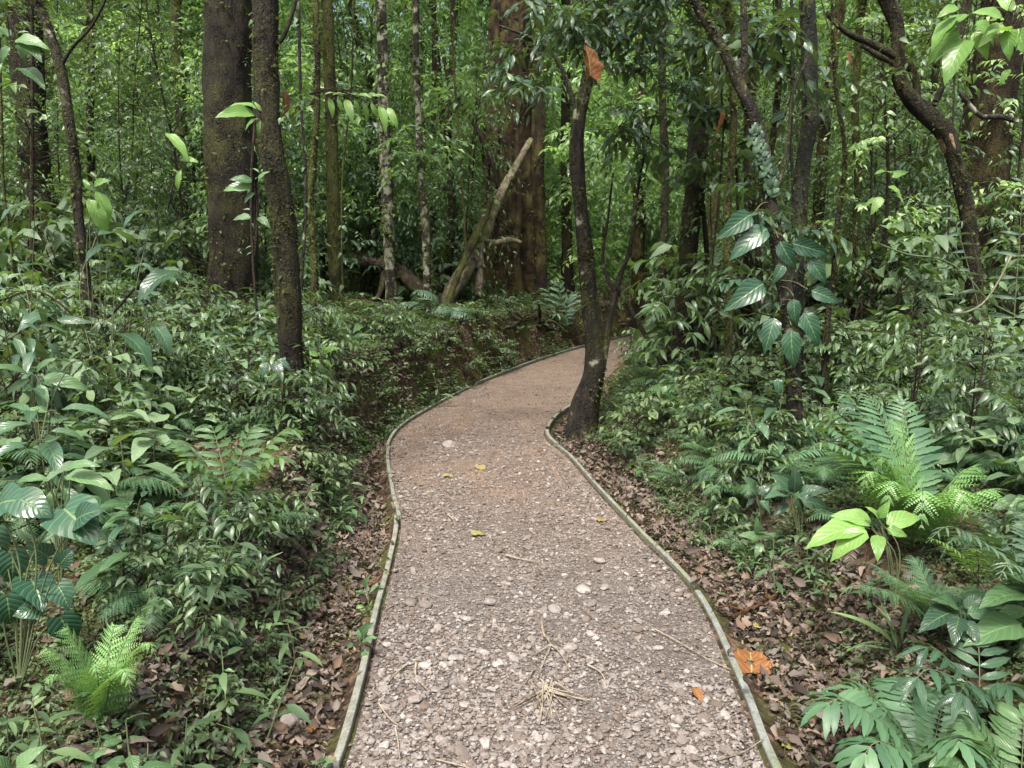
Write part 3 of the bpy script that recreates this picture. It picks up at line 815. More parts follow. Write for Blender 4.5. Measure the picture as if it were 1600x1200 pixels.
def crown_mb(m, c, R, ntw, nleaf, size, L=0.7, tpl=None, flat=0.7, mat=0, sag=0.35):
    """a loose crown: twigs pointing outward from points spread through an ellipsoid, in clumps"""
    nc = max(1, ntw // 9)
    cc = norm(rng.normal(size=(nc, 3))) * (rng.random((nc, 1)) ** 0.4) * np.array([R, R, R * flat]) * 0.85
    q = rng.integers(0, nc, ntw)
    off = rng.normal(0, 0.16 * R, (ntw, 3)) * np.array([1, 1, 0.6])
    P = np.asarray(c) + cc[q] + off
    stems = tpl is not None
    D = norm(cc[q] / R + rng.normal(0, 0.6, (ntw, 3))) ; D[:, 2] = D[:, 2] * 0.5 + 0.15
    LL = L * (0.6 + 0.7 * rng.random(ntw)); Dn = norm(D)
    if stems:
        for i in range(ntw):
            e = [P[i] + Dn[i] * LL[i] * u - np.array([0, 0, sag * LL[i] * u * u]) for u in (0, .5, 1)]
            m.tube(np.array([P[i] * .4 + (np.asarray(c) + cc[q[i]]) * .6 + [0, 0, .03]] + e), [0.004, 0.003, 0.0025, 0.0012], 4, 1, cap=False)
    A, T = sprays(P, D, LL, nleaf, size, sag)
    Rn = np.clip(np.repeat(rng.random(nc)[q] * 0.5 + 0.25, nleaf) + rng.normal(0, 0.2, ntw * nleaf), 0, 1)
    m.inst(tpl or T_R, A, T, Rn, mat)
    return P

def world_line(pts, Y):
    """pts: (px, py, width px[, dY]) listed from the bottom up -> points and radii at distance Y"""
    P, r = [], []
    for p in pts:
        yy = Y + (p[3] if len(p) > 3 else 0)
        P.append(at(p[0], p[1], yy)); r.append(p[2] / 2 * yy / FPX)
    return np.array(P), np.array(r)

def tree(name, label, pts, Y, bark, ns=14, rough=0.07, flute=0.0, nfl=5, top=9.0, crown=(1.6, 110), limbs=(), cat="tree", group=None,
         flare=1.7, sp=None, leafmat=None, land=None, lean_top=0.35, epi=1100, scar=False):
    P, r = world_line(pts, Y)
    gz = drop(P[0, 0], P[0, 1])[2]
    # root the trunk in the ground
    b = np.array([P[0, 0] - (P[1, 0] - P[0, 0]) * 0.05, P[0, 1], gz - 0.12])
    P = np.vstack([b, P[P[:, 2] > gz + 0.25] if (P[:, 2] > gz + 0.25).sum() > 1 else P[-2:]])
    r = r[-(len(P) - 1):]
    r = np.concatenate([[r[0] * flare], r])
    P = np.insert(P, 1, P[0] * 0.72 + P[1] * 0.28 + 0, axis=0) if P[1, 2] - P[0, 2] > 0.5 else P
    if len(P) > len(r): r = np.insert(r, 1, r[1] * (1 + (flare - 1) * 0.35))
    if top and P[-1, 2] < top:
        d = norm(P[-1] - P[-2]); d = norm(np.array([d[0] * lean_top, d[1] * lean_top, max(d[2], 0.6)]))
        h = top - P[-1, 2]
        P = np.vstack([P, P[-1] + d * h * 0.5 / d[2] + np.array([0.08 * h * rng.normal() * 0.5, 0, 0]), P[-1] + d * h / d[2]])
        r = np.concatenate([r, [r[-1] * 0.82, r[-1] * 0.5]])
    st = max(0.03, min(0.16, Y * 0.007))
    C = catmull(np.column_stack([P, r]), st)
    jit = 0.25 * C[:, 3] * vnoise(np.arange(len(C)) * 0.11, np.arange(len(C)) * 0.0 + rng.random() * 99, 8)
    C[:, 0] += jit
    root = empty(name, (P[0, 0], P[0, 1], gz))
    tag(root, label, cat, group)
    org = np.array([P[0, 0], P[0, 1], gz])
    m = MB(); m.tube(C[:, :3] - org, np.maximum(C[:, 3], 0.004), ns, 0, rough * 1.35, int(rng.integers(1, 999)), flute, nfl)
    for lb in limbs:
        LP, lr = world_line(lb, Y)
        LC = catmull(np.column_stack([LP, lr]), st)
        m.tube(LC[:, :3] - org, np.maximum(LC[:, 3], 0.003), max(6, ns // 2), 0, rough, int(rng.integers(1, 999)))
    tops = C[-1, :3] - org
    cm = None
    if crown:
        R, ntw = crown; ntw = int(ntw * 0.45)
        for q in range(4):
            a = rng.random() * 6.283; e = tops + np.array([math.cos(a), math.sin(a), 0.3]) * R * 0.8
            s = (C[-1 - int(len(C) * 0.08 * (q + 0.5)), :3]) - org
            k = catmull(np.array([s, (s + e) / 2 + np.array([0, 0, 0.2 * R]), e]), 0.3)
            m.tube(k, np.linspace(r[-1] * 0.7, 0.01, len(k)), 6, 0)
        cm = MB(); crown_mb(cm, tops, R, ntw, 8, 0.15, 0.8, T_R, 0.6)
    m.build("trunk", bark, root)
    if scar:
        SP, sr = world_line([(1490, 244, 22), (1485, 232, 23.5), (1478, 214, 25), (1470, 203, 22)], Y); sm_ = MB()
        sm_.tube(catmull(SP, 0.02) - org, np.interp(np.linspace(0, 1, len(catmull(SP, 0.02))), [0, .3, .7, 1], [sr[0] * .8, sr[1] * 1.02, sr[2] * 1.02, sr[3] * .8]), 12, 0, 0.14, 5)
        sm_.build("broken_scar", bark_mat("raw_wood", (150, 100, 60), (255, 226, 176), 0.1, bump=0.6), root)
    if sp:
        cm = cm or MB()
        for (px, py, yy, rad, ntw, nl, size, L, tpl) in sp:
            crown_mb(cm, at(px, py, yy) - org, rad, ntw, nl, size, L, tpl, 0.8)
    if cm: cm.build("crown", [leafmat or M_LEAF, B_TWIG], root)
    if epi:
        vis = C[(C[:, 2] > gz + 0.05) & (C[:, 2] < CAMZ + Y * 0.45)]
        e = MB(); nc_ = max(6, epi // 26); ci = rng.integers(0, len(vis), nc_); ca = rng.random(nc_) * 6.283
        k = rng.integers(0, nc_, epi); i = np.clip(ci[k] + (rng.normal(0, 0.12, epi) / st).astype(int), 0, len(vis) - 1); a = ca[k] + rng.normal(0, 0.6, epi)
        rr = vis[i, 3] * (1.0 + 0.05 * rng.random(epi)); out = np.stack([np.cos(a), np.sin(a), 0 * a], -1)
        T = vis[i, :3] + out * rr[:, None] + np.stack([0 * a, 0 * a, rng.normal(0, 0.03, epi)], -1) - org
        H = out * 0.8 + rng.normal(0, 0.5, (epi, 3)) + np.array([0, 0, -0.15])
        big_ = rng.random(epi) < 0.2
        e.inst(T_R, frames(H, rng.normal(0, 0.5, (epi, 3)) + [0, 0, 1], np.where(big_, 0.05, 0.012 + 0.016 * rng.random(epi)) * (0.6 + Y * 0.07)), T, None, 0)
        e.build("epiphyte_leaves", M_MOSS, root)
    KIDS[root.name] = list(root.children)
    if land: LAND.append((P[0, 0], P[0, 1], land))
    return root, org, C

big = tree("thick_tree", "thick dark tree with a broad straight trunk on the left bank",
     [(364, 575, 86), (364, 500, 76), (364, 400, 72), (362, 300, 72), (359, 200, 69), (356, 100, 68), (355, 0, 68), (355, -120, 68)], 9.0, B_DARK, 36, 0.05, 0.03, 7,
     11, (2.6, 150), flare=1.25, land="the thick dark tree", lean_top=0.1)
slim = tree("slender_tree", "slender rough-barked tree standing in front of the thick dark tree, leaning slightly",
     [(462, 690, 34), (458, 600, 36), (452, 500, 37), (444, 400, 39), (437, 300, 36), (422, 200, 34), (417, 100, 34), (416, 0, 34), (412, -120, 34)], 5.6, B_DARK, 22, 0.10, 0, 5,
     8, (1.5, 60), limbs=[[(424, 75, 9), (440, 62, 7), (452, 35, 6), (463, 0, 5), (470, -30, 4)]], land="the slender rough-barked tree",
     sp=[(500, 165, 5.6, 0.16, 10, 5, 0.07, 0.25, T_OV)])
tree("leaning_sapling", "thin bare grey-brown sapling leaning across the far left bank with one forked branch",
     [(160, 545, 20), (150, 510, 18), (132, 430, 16), (122, 340, 15), (116, 250, 15), (106, 180, 15), (95, 110, 15), (80, 60, 14), (58, 0, 13), (30, -80, 12)], 6.0, B_GREY, 14, 0.06,
     top=6, crown=(1.0, 40), flare=1.2, limbs=[[(94, 105, 6), (112, 75, 5), (140, 45, 4), (160, 10, 4), (172, -20, 3)], [(150, 505, 7), (175, 490, 5), (210, 450, 4)]], land="the leaning grey sapling")
tree("dark_tree", "dark ragged tree at the far left behind the leaning grey sapling",
     [(78, 520, 55), (76, 440, 50), (70, 350, 46), (55, 250, 42), (46, 150, 42), (38, 60, 44), (36, 0, 44), (36, -120, 42)], 9.5, B_DARK, 26, 0.09, 0.05, 5, 10, (2.2, 120),
     land="the dark ragged tree")
tree("mossy_tree", "narrow moss-coated tree just right of the slender rough-barked tree",
     [(527, 500, 20), (524, 430, 18), (521, 300, 18), (517, 180, 17), (513, 90, 17), (512, 0, 17), (510, -100, 16)], 10.5, B_MOSSY, 16, 0.12, top=10, crown=(1.8, 90), land="the narrow mossy tree")
tree("pale_tree", "pale lichen-spotted tree between the mossy tree and the thin pale tree",
     [(612, 455, 19), (607, 350, 18), (602, 250, 18), (600, 150, 17), (597, 60, 16), (594, 0, 16), (592, -100, 15)], 13.5, B_PALE, 16, 0.06, top=11, crown=(2, 100), land="the pale lichen-spotted tree")
tree("thin_pale_tree", "very thin pale tree behind the fallen mossy log",
     [(668, 440, 13), (664, 350, 12), (658, 280, 11), (653, 180, 10), (650, 80, 10), (650, 0, 10), (649, -100, 9)], 12.8, B_PALE, 12, 0.06, top=10, crown=(1.6, 70), land="the thin pale tree")
tree("giant_fluted_tree", "giant red-brown tree with fluted trunk and hanging roots beyond the leaning log",
     [(800, 500, 125), (800, 450, 104), (800, 400, 90), (800, 300, 82), (800, 200, 80), (802, 100, 78), (804, 0, 78), (804, -90, 76)], 18.5, B_GIANT, 48, 0.06, 0.13, 8, 15, (3.6, 220), flare=1.4,
     limbs=[[(762, 480, 22, -.7), (766, 400, 14, -.7), (770, 300, 11, -.6), (775, 200, 10, -.6), (776, 80, 9, -.6), (778, 0, 9, -.5)],
            [(846, 480, 20, -.5), (842, 400, 15, -.5), (838, 300, 12, -.5), (836, 200, 11, -.5), (838, 60, 10, -.5), (838, 0, 10, -.5)],
            [(742, 470, 20, -.3), (752, 400, 15, -.3), (757, 330, 12, -.3), (762, 240, 8, -.4), (766, 150, 7, -.5)],
            [(812, 470, 20, -1), (806, 400, 12, -1), (812, 320, 9, -.95), (808, 220, 7, -.9), (812, 120, 6, -.9), (816, 0, 6, -.9)]],
     land="the giant fluted tree", lean_top=0.1)
fork = tree("forked_tree", "brown tree with a dark flared foot standing at the bend on the path's right edge",
     [(907, 680, 44), (914, 640, 44), (928, 580, 32), (925, 500, 27), (916, 420, 25), (908, 330, 22), (902, 250, 22), (906, 180, 20), (922, 110, 19), (942, 50, 18), (955, 0, 17), (975, -100, 15)], 7.9, B_GREY, 26, 0.09, 0.05, 5,
     9, (1.8, 90), flare=1.15, land="the forked tree",
     limbs=[[(938, 588, 13), (948, 530, 11), (957, 480, 9), (966, 440, 8), (984, 390, 6), (992, 330, 5), (1003, 260, 4), (1022, 180, 3)],
            [(962, 450, 9), (975, 465, 9), (990, 492, 8), (1012, 530, 7), (1035, 572, 5)],
            [(962, 455, 8), (948, 432, 7), (942, 400, 5), (950, 340, 4), (958, 270, 3)],
            [(904, 190, 9), (890, 140, 8), (868, 90, 6), (830, 60, 5), (780, 40, 3)]],
     sp=[(870, 30, 7.0, 0.5, 60, 7, 0.14, 0.45, T_LA), (990, 40, 7.2, 0.5, 60, 7, 0.14, 0.45, T_LA), (862, 130, 6.9, 0.25, 22, 6, 0.14, 0.4, T_LA),
         (1025, 150, 7.4, 0.38, 40, 7, 0.13, 0.4, T_LA), (940, 180, 7.3, 0.3, 22, 6, 0.13, 0.35, T_LA), (1065, 30, 7.0, 0.45, 44, 7, 0.14, 0.4, T_LA), (715, -20, 7.3, 0.3, 20, 6, 0.13, 0.4, T_LA)], leafmat=M_DARK)
tree("grooved_tree", "tall brown grooved tree right of the forked tree with a vine root",
     [(1058, 600, 34), (1064, 540, 30), (1070, 450, 28), (1078, 360, 28), (1088, 260, 28), (1092, 160, 27), (1096, 70, 26), (1098, 0, 26), (1100, -100, 25)], 8.6, B_DARK, 24, 0.08, 0.08, 6, 10, (2, 100),
     limbs=[[(1090, 560, 9), (1098, 480, 8), (1104, 400, 8), (1098, 300, 7), (1106, 200, 6), (1104, 90, 6), (1108, 0, 5)]], land="the tall grooved tree", sp=[(1150, 60, 7.6, 0.5, 40, 6, 0.17, 0.45, T_OV), (1060, 200, 7.8, 0.4, 26, 6, 0.15, 0.4, T_OV), (1130, 260, 7.8, 0.4, 26, 6, 0.15, 0.4, T_OV)])
tree("vine_wrapped_tree", "crooked tree wrapped in shingle leaves and big glossy vine leaves on the right bank",
     [(1243, 655, 24), (1240, 600, 24), (1236, 540, 24), (1228, 470, 23), (1218, 400, 22), (1206, 330, 21), (1196, 260, 21), (1186, 210, 20), (1170, 165, 19), (1152, 128, 17), (1128, 75, 15), (1104, 35, 14), (1082, -5, 13), (1040, -60, 12)],
     5.4, B_GREY, 20, 0.10, 0, 5, 6.5, (1.1, 40), limbs=[[(1156, 135, 15), (1163, 90, 11), (1162, 40, 10), (1161, -10, 9), (1160, -80, 8)], [(1205, 320, 7), (1222, 270, 6), (1232, 215, 5), (1238, 150, 4), (1262, 90, 4)]],
     land="the vine-wrapped tree", lean_top=0.15, sp=[(1230, 60, 5.8, 0.4, 30, 6, 0.12, 0.35, T_OV), (1190, 300, 5.5, 0.22, 20, 5, 0.12, 0.25, T_OV), (1180, 440, 5.5, 0.2, 16, 5, 0.11, 0.25, T_OV), (1290, 330, 5.8, 0.22, 14, 5, 0.11, 0.25, T_OV)], leafmat=M_DARK)
tree("smooth_tree", "smooth grey-green tree with a swollen knot just behind the vine-wrapped tree",
     [(1243, 620, 30), (1240, 540, 28), (1243, 450, 26), (1248, 380, 24), (1250, 300, 23), (1257, 240, 22), (1264, 205, 25), (1267, 188, 27), (1266, 172, 24), (1264, 100, 23), (1262, 0, 23), (1260, -100, 22)], 6.2, B_SMOOTH, 22, 0.04, top=8.5, crown=(1.5, 60),
     land="the smooth grey-green tree")
tree("reddish_tree", "slim reddish tree leaning to the right behind the smooth grey-green tree",
     [(1268, 520, 22), (1272, 420, 19), (1280, 310, 18), (1288, 210, 17), (1298, 130, 16), (1306, 60, 15), (1316, -20, 14), (1330, -110, 13)], 9.0, B_RED, 16, 0.06, top=9, crown=(1.6, 80))
tree("black_stemmed_sapling", "very thin black-stemmed sapling with kinks in front of the reddish tree",
     [(1288, 600, 10), (1293, 500, 9), (1302, 430, 8), (1308, 350, 7), (1319, 270, 7), (1318, 210, 6), (1308, 155, 6), (1302, 80, 5), (1300, 0, 4), (1298, -60, 4)], 5.9, B_DARK, 10, 0.08, top=4.5, crown=(0.6, 20), flare=1.1)
tree("crooked_tree", "crooked dark tree bending right with a pale broken scar on its trunk",
     [(1535, 560, 30), (1530, 520, 28), (1522, 440, 26), (1512, 340, 24), (1502, 290, 24), (1488, 240, 22), (1476, 208, 24), (1452, 182, 24), (1424, 155, 22), (1408, 128, 20), (1404, 90, 17), (1402, 45, 18), (1392, 15, 20), (1376, -20, 20), (1350, -90, 18)],
     6.0, B_DARK, 22, 0.10, 0, 5, 7, (1.4, 50), limbs=[[(1433, 160, 10), (1432, 130, 11), (1420, 102, 12), (1395, 85, 12), (1362, 68, 10), (1325, 52, 8), (1290, 20, 7)],
     [(1398, 100, 7), (1370, 85, 8), (1345, 70, 6)], [(1462, 158, 8), (1478, 120, 8), (1492, 90, 7), (1500, 40, 6), (1512, -20, 5)]], land="the crooked dark tree",
     scar=True, sp=[(1390, 120, 6.0, 0.16, 12, 7, 0.07, 0.3, T_RN), (1480, 60, 6.0, 0.3, 20, 6, 0.09, 0.35, T_OV)], lean_top=0.15)
tree("mossy_brown_tree", "stout mossy brown tree at the far right behind the crooked dark tree",
     [(1520, 560, 80), (1526, 480, 74), (1532, 380, 70), (1540, 250, 66), (1552, 150, 64), (1566, 60, 62), (1576, 0, 62), (1590, -110, 60)], 8.8, bark_mat("bark_mossy_brown", (32, 25, 17), (80, 62, 42), 0.5, (70, 66, 34)), 32, 0.07, 0.05, 6, 11, (2.6, 140),
     land="the stout mossy brown tree")
for (lab, pts, Y, bark) in (
    ("thin mossy stem close left of the vine-wrapped tree", [(1135, 600, 13), (1140, 480, 12), (1136, 340, 12), (1146, 200, 11), (1140, 60, 10), (1138, -80, 10)], 7.0, B_MOSSY),
    ("thin dark stem leaning over the vine-wrapped tree's roots", [(1205, 590, 12), (1190, 470, 11), (1184, 350, 10), (1210, 200, 10), (1222, 60, 9), (1230, -80, 9)], 7.6, B_DARK),
    ("slim mossy stem right of the black-stemmed sapling", [(1335, 570, 13), (1330, 440, 12), (1340, 300, 11), (1336, 160, 11), (1346, 20, 10), (1350, -80, 10)], 8.0, B_MOSSY),
    ("slim stem in the shade right of the forked tree", [(1030, 520, 13), (1036, 400, 12), (1040, 260, 12), (1034, 120, 11), (1040, -80, 10)], 11.0, B_DARK),
    ("slim dark stem left of the giant fluted tree", [(700, 440, 13), (706, 330, 12), (700, 200, 12), (708, 80, 11), (712, -80, 10)], 15.0, B_DARK),
    ("slender mossy stem between the slender tree and the narrow mossy tree", [(488, 560, 11), (492, 430, 10), (486, 300, 10), (496, 150, 9), (492, -80, 9)], 8.4, B_MOSSY),
    ("distant orange-barked tree seen between the forked tree and the grooved tree", [(996, 470, 22), (998, 380, 20), (1000, 250, 19), (1001, 120, 18), (1003, 0, 18), (1004, -90, 17)], 19, B_RED),
    ("dark distant tree just left of the forked tree's trunk", [(886, 455, 18), (886, 380, 17), (884, 250, 15), (884, 100, 14), (884, 0, 14), (884, -80, 13)], 19.5, B_DARK),
    ("brown distant tree standing against the giant fluted tree's right side", [(845, 460, 22), (844, 380, 19), (842, 250, 17), (845, 100, 15), (848, 0, 14), (850, -80, 13)], 17.2, B_RED),
    ("slim dark tree rising behind the pale lichen-spotted tree", [(580, 460, 15), (585, 300, 14), (582, 150, 13), (560, 60, 12), (548, 0, 12), (540, -80, 11)], 16.5, B_DARK),
    ("slim brown tree right behind the thick dark tree", [(410, 470, 16), (400, 300, 15), (408, 150, 15), (400, 0, 14), (400, -90, 14)], 12.5, B_MOSSY),
    ("mossy tree behind the thick dark tree's left side", [(280, 470, 18), (285, 330, 17), (283, 200, 16), (278, 80, 16), (275, 0, 15), (275, -90, 15)], 13, B_MOSSY),
    ("thin mossy tree between the leaning grey sapling and the thick dark tree", [(150, 480, 12), (146, 330, 11), (140, 200, 11), (143, 80, 10), (140, 0, 10), (140, -90, 10)], 12, B_GREY),
    ("dark tree behind the vine-wrapped tree at the edge of the thicket", [(1165, 560, 20), (1168, 450, 18), (1172, 330, 17), (1170, 200, 16), (1175, 90, 15), (1178, 0, 15), (1180, -90, 14)], 8.9, B_DARK),
    ("brown tree close behind the tall grooved tree", [(1112, 540, 20), (1114, 400, 18), (1118, 250, 17), (1122, 100, 16), (1124, 0, 16), (1126, -90, 15)], 11.5, B_MOSSY),
    ("slim tree in the thicket left of the crooked dark tree", [(1408, 540, 13), (1415, 430, 12), (1432, 320, 10), (1446, 240, 10), (1452, 180, 9), (1468, 60, 9), (1475, -80, 8)], 9.5, B_MOSSY)):
    tree("forest_tree", lab, pts, Y, bark, 14, 0.08, top=12, crown=(1.9, 80), group="trees in the depth of the forest")

# far slender trunks, one object each, copies of four kinds
def far_tree_proto(i):
    h = 13 + 3 * rng.random(); k = 9
    z = np.linspace(-0.2, h, k)
    P = np.stack([np.cumsum(rng.normal(0, 0.10, k)), np.cumsum(rng.normal(0, 0.08, k)), z], -1); P[:, :2] -= P[0, :2]
    r = np.linspace(0.075, 0.03, k) * (0.6 + 0.7 * rng.random())
    C = catmull(np.column_stack([P, r]), 0.25)
    root = empty("forest_tree"); m = MB(); m.tube(C[:, :3], C[:, 3], 10, 0, 0.1, 40 + i)
    cm = MB()
    for q in range(3):
        a = rng.random() * 6.28; s = C[int(len(C) * (0.55 + 0.13 * q)), :3]; e = s + np.array([math.cos(a), math.sin(a), 0.7]) * 1.4
        m.tube(catmull(np.array([s, (s + e) / 2 + [0, 0, 0.1], e]), 0.3), 0.025, 5)
        crown_mb(cm, e, 0.8, 26, 8, 0.17, 0.7)
    crown_mb(cm, C[-1, :3], 2.0, 40, 8, 0.2, 0.9)
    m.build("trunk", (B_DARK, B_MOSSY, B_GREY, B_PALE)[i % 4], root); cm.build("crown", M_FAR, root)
    KIDS[root.name] = list(root.children)
    return root
FAR = [far_tree_proto(i) for i in range(5)]

def near_land(x, y):
    best = min(LAND, key=lambda l: (l[0] - x) ** 2 + (l[1] - y) ** 2)
    dx, dy = x - best[0], y - best[1]
    if abs(dy) > 1.3 * abs(dx): rel = "behind" if dy > 0 else "in front of"
    else: rel = "to the right of" if dx > 0 else "to the left of"
    return rel, best[2]

def scatter_far():
    n, tries, used = 0, 0, []
    while n < 50 and tries < 4000:
        tries += 1
        y = 14 + 24 * rng.random() ** 0.9; x = (rng.random() * 2 - 1) * (y * 0.72 + 1)
        if xl(y) - 1.0 < x < xr(y) + 0.9 and y < 30: continue
        if y < 20 and 700 < 800 + FPX * x / y < 900: continue
        if any((x - a) ** 2 + (y - b) ** 2 < 1.1 for a, b in used): continue
        used.append((x, y)); n += 1
        o = FAR[n - 1] if n <= len(FAR) else copy_tree(FAR[int(rng.integers(0, len(FAR)))])
        o.location = drop(x, y); o.rotation_euler = (0.05 * rng.normal(), 0.05 * rng.normal(), rng.random() * 6.28)
        s = 0.8 + 0.5 * rng.random(); o.scale = (s, s, s)
        rel, l = near_land(x, y)
        t = ("thin" if s < 0.95 else "slim" if s < 1.15 else "stouter") 
        tag(o, f"{t} distant forest tree far {rel.replace('in front of', 'off beside')} {l}", "tree", f"distant trees far {rel} {l}")
scatter_far()

# ------------------------------------------------------------------ the leaning log, the fallen log and other dead wood
def wood(name, label, cat, pts, bark, ns=12, rough=0.12, group=None, limbs=(), base_dY=0):
    """pts: (px, py, width px, Y)"""
    m = MB(); first = None
    for q, pl in enumerate([pts] + list(limbs)):
        P = np.array([at(p[0], p[1], p[3]) for p in pl]); r = np.array([p[2] / 2 * p[3] / FPX for p in pl])
        if first is None: first = P[0]
        C = catmull(np.column_stack([P, r]), max(0.02, min(0.1, pl[0][3] * 0.006)))
        m.tube(C[:, :3] - first, np.maximum(C[:, 3], 0.0015), ns if q == 0 else max(5, ns // 2), 0, rough, int(rng.integers(1, 999)))
    o = m.build(name, bark); o.location = first
    tag(o, label, cat, group); return o
wood("leaning_log", "pale moss-streaked dead trunk leaning from the bank up against the giant fluted tree", "log",
     [(692, 486, 22, 13.4), (703, 460, 23, 13.6), (722, 430, 25, 13.9), (742, 396, 25, 14.3), (754, 368, 22, 14.6), (772, 326, 16, 15.2), (792, 285, 13, 15.8), (812, 250, 11, 16.3), (830, 218, 9, 16.7)],
     B_ROT, 18, 0.12, limbs=[[(752, 378, 12, 14.5), (775, 380, 9, 14.4), (798, 375, 8, 14.3), (815, 379, 5, 14.2)], [(748, 392, 13, 14.3), (750, 420, 13, 14.2), (746, 462, 12, 14.0)]])
wood("mossy_pole", "slim mossy pole propped beside the pale leaning trunk", "branch",
     [(694, 492, 10, 13.0), (706, 455, 10, 13.2), (722, 415, 10, 13.5), (742, 372, 14, 14.0), (760, 332, 11, 14.5), (768, 310, 8, 14.8)], B_MOSSY, 10, 0.12)
wood("fallen_log", "dark arched fallen log with a mossy end meeting the foot of the leaning trunk", "log",
     [(484, 382, 15, 14.6), (515, 392, 16, 14.3), (562, 408, 20, 14.0), (598, 414, 22, 13.8), (622, 424, 24, 13.7), (648, 446, 23, 13.6), (672, 468, 22, 13.5), (700, 484, 20, 13.4)],
     bark_mat("bark_fallen", (28, 22, 18), (140, 124, 98), 0.3, (100, 104, 50)), 16, 0.14, limbs=[[(602, 424, 12, 13.7), (596, 450, 9, 13.6), (588, 470, 7, 13.5)]])
wood("slim_dead_branch", "thin dead branch slanting down through the thicket left of the giant fluted tree", "branch",
     [(780, 292, 6, 15), (768, 250, 7, 15), (752, 215, 8, 15), (722, 160, 8, 15), (700, 120, 7, 15), (690, 70, 6, 15)], B_TWIG, 7)
def ground_wood(label, a, b, w, bark, sag=0.0, lift=0.02, name="dead_branch", limbs=(), group="dead wood on the forest floor"):
    P0, P1 = G(*a), G(*b); n = 7
    t = np.linspace(0, 1, n)[:, None]; P = P0 * (1 - t) + P1 * t
    P[:, 0] += 0.03 * rng.normal(size=n) * np.linalg.norm(P1 - P0); P[:, 2] = np.maximum(height(P[:, 0], P[:, 1]), P[:, 2]) + lift
    r = w / 2 * P0[1] / FPX
    C = catmull(P, 0.05); m = MB(); m.tube(C - P0, r * np.linspace(1, 0.6, len(C)), 10, 0, 0.18, int(rng.integers(1, 999)))
    for q in range(3 if w < 14 else 2):
        i = int(len(C) * (0.3 + 0.2 * q)); d = norm(rng.normal(size=3)) * np.array([1, 1, 0.4])
        k = catmull(np.array([C[i], C[i] + d * r * 6 + [0, 0, r * 2], C[i] + d * r * 13 + [0, 0, r]]), 0.03); m.tube(k - P0, np.linspace(r * .5, r * .15, len(k)), 6, 0)
    o = m.build(name, bark); o.location = P0; tag(o, label, "log" if name == "rotten_log" else "branch", group)
ground_wood("rotten brown log among the plants of the left bank", (120, 740), (262, 752), 24, bark_mat("bark_rotten", (50, 34, 24), (132, 100, 72), 0.2), name="rotten_log")
ground_wood("reddish rotting log half hidden at the far left of the bank", (60, 735), (170, 700), 20, B_RED, name="rotten_log")
ground_wood("dead roots heaped at the foot of the thick dark tree", (300, 500), (400, 520), 12, B_TWIG)
ground_wood("pale dead branch lying below the slender rough-barked tree", (430, 520), (330, 490), 9, B_ROT)
ground_wood("brown branches lying on the bank edge near the far bend", (785, 515), (828, 496), 7, B_TWIG)
ground_wood("short dark log lying at the bank foot near the far bend", (838, 508), (860, 516), 11, B_DARK, name="rotten_log")
ground_wood("smooth orange-brown stick in the litter beside the worn edging", (1148, 972), (1222, 932), 8, bark_mat("bark_orange_stick", (104, 66, 34), (160, 108, 60), 0.0))
ground_wood("thin brown twig lying across the litter right of the path", (1205, 1010), (1180, 1085), 4, B_TWIG)
ground_wood("grey fallen branch among the glossy plants lower on the right bank", (1540, 1040), (1600, 1025), 16, B_GREY)
ground_wood("broken reddish branch leaning in the right bank's ferns", (1548, 700), (1580, 640), 9, B_RED, lift=0.15)
ground_wood("thin dry stick on the lower left bank", (0, 940), (88, 905), 3, B_TWIG, lift=0.25)
ground_wood("curved root on the lower left bank behind the fern fronds", (255, 1022), (310, 1028), 12, B_TWIG)

# ------------------------------------------------------------------ plant kinds (each a prototype, copied as separate objects)
def frond_parts(L=0.6, pairs=20, leaf=None, ll=0.14, arch=1.1, rise=0.9, ang=1.15, prof='fern', start=0.12, droop=0.25, stem_r=0.0025, twist=0.0, n=26):
    """one frond: rachis along +Y rising then arching over, leaflets in pairs"""
    t = np.linspace(0, 1, n); th = rise - arch * t ** 1.3 * 1.6
    dy = np.cos(th) * L / (n - 1); dz = np.sin(th) * L / (n - 1)
    y = np.concatenate([[0], np.cumsum(dy[1:])]); z = np.concatenate([[0], np.cumsum(dz[1:])])
    C = np.stack([0 * y, y, z], -1)
    s = np.linspace(start, 0.985, pairs)
    P = np.stack([np.interp(s, t, C[:, k]) for k in range(3)], -1); th_s = np.interp(s, t, th)
    if prof == 'fern': w = np.sin(np.pi * (0.18 + 0.82 * (s - start) / (1 - start)) ** 0.8) ** 0.9 + 0.06
    elif prof == 'palm': w = 0.75 + 0.35 * np.sin(np.pi * s) - 0.35 * s ** 4
    else: w = 1.0 - 0.25 * np.abs(s - 0.55)
    A_, T_ = [], []
    for sd in (-1, 1):
        a = ang - 0.45 * s
        H = np.stack([sd * np.sin(a), np.cos(a) * np.cos(th_s), np.cos(a) * np.sin(th_s) - droop], -1) + rng.normal(0, 0.04, (pairs, 3))
        Nn = np.stack([0 * s, -np.sin(th_s), np.cos(th_s)], -1) + rng.normal(0, 0.08, (pairs, 3))
        A_.append(frames(H, Nn, ll * w * (0.94 + 0.12 * rng.random(pairs)))); T_.append(P)
    if prof != 'fern':
        A_.append(frames(np.array([[0, math.cos(th[-1]), math.sin(th[-1])]]), np.array([[0, 0, 1.0]]), np.array([ll * w[-1]]))); T_.append(P[-1:])
    return C, np.vstack(A_), np.vstack(T_), leaf

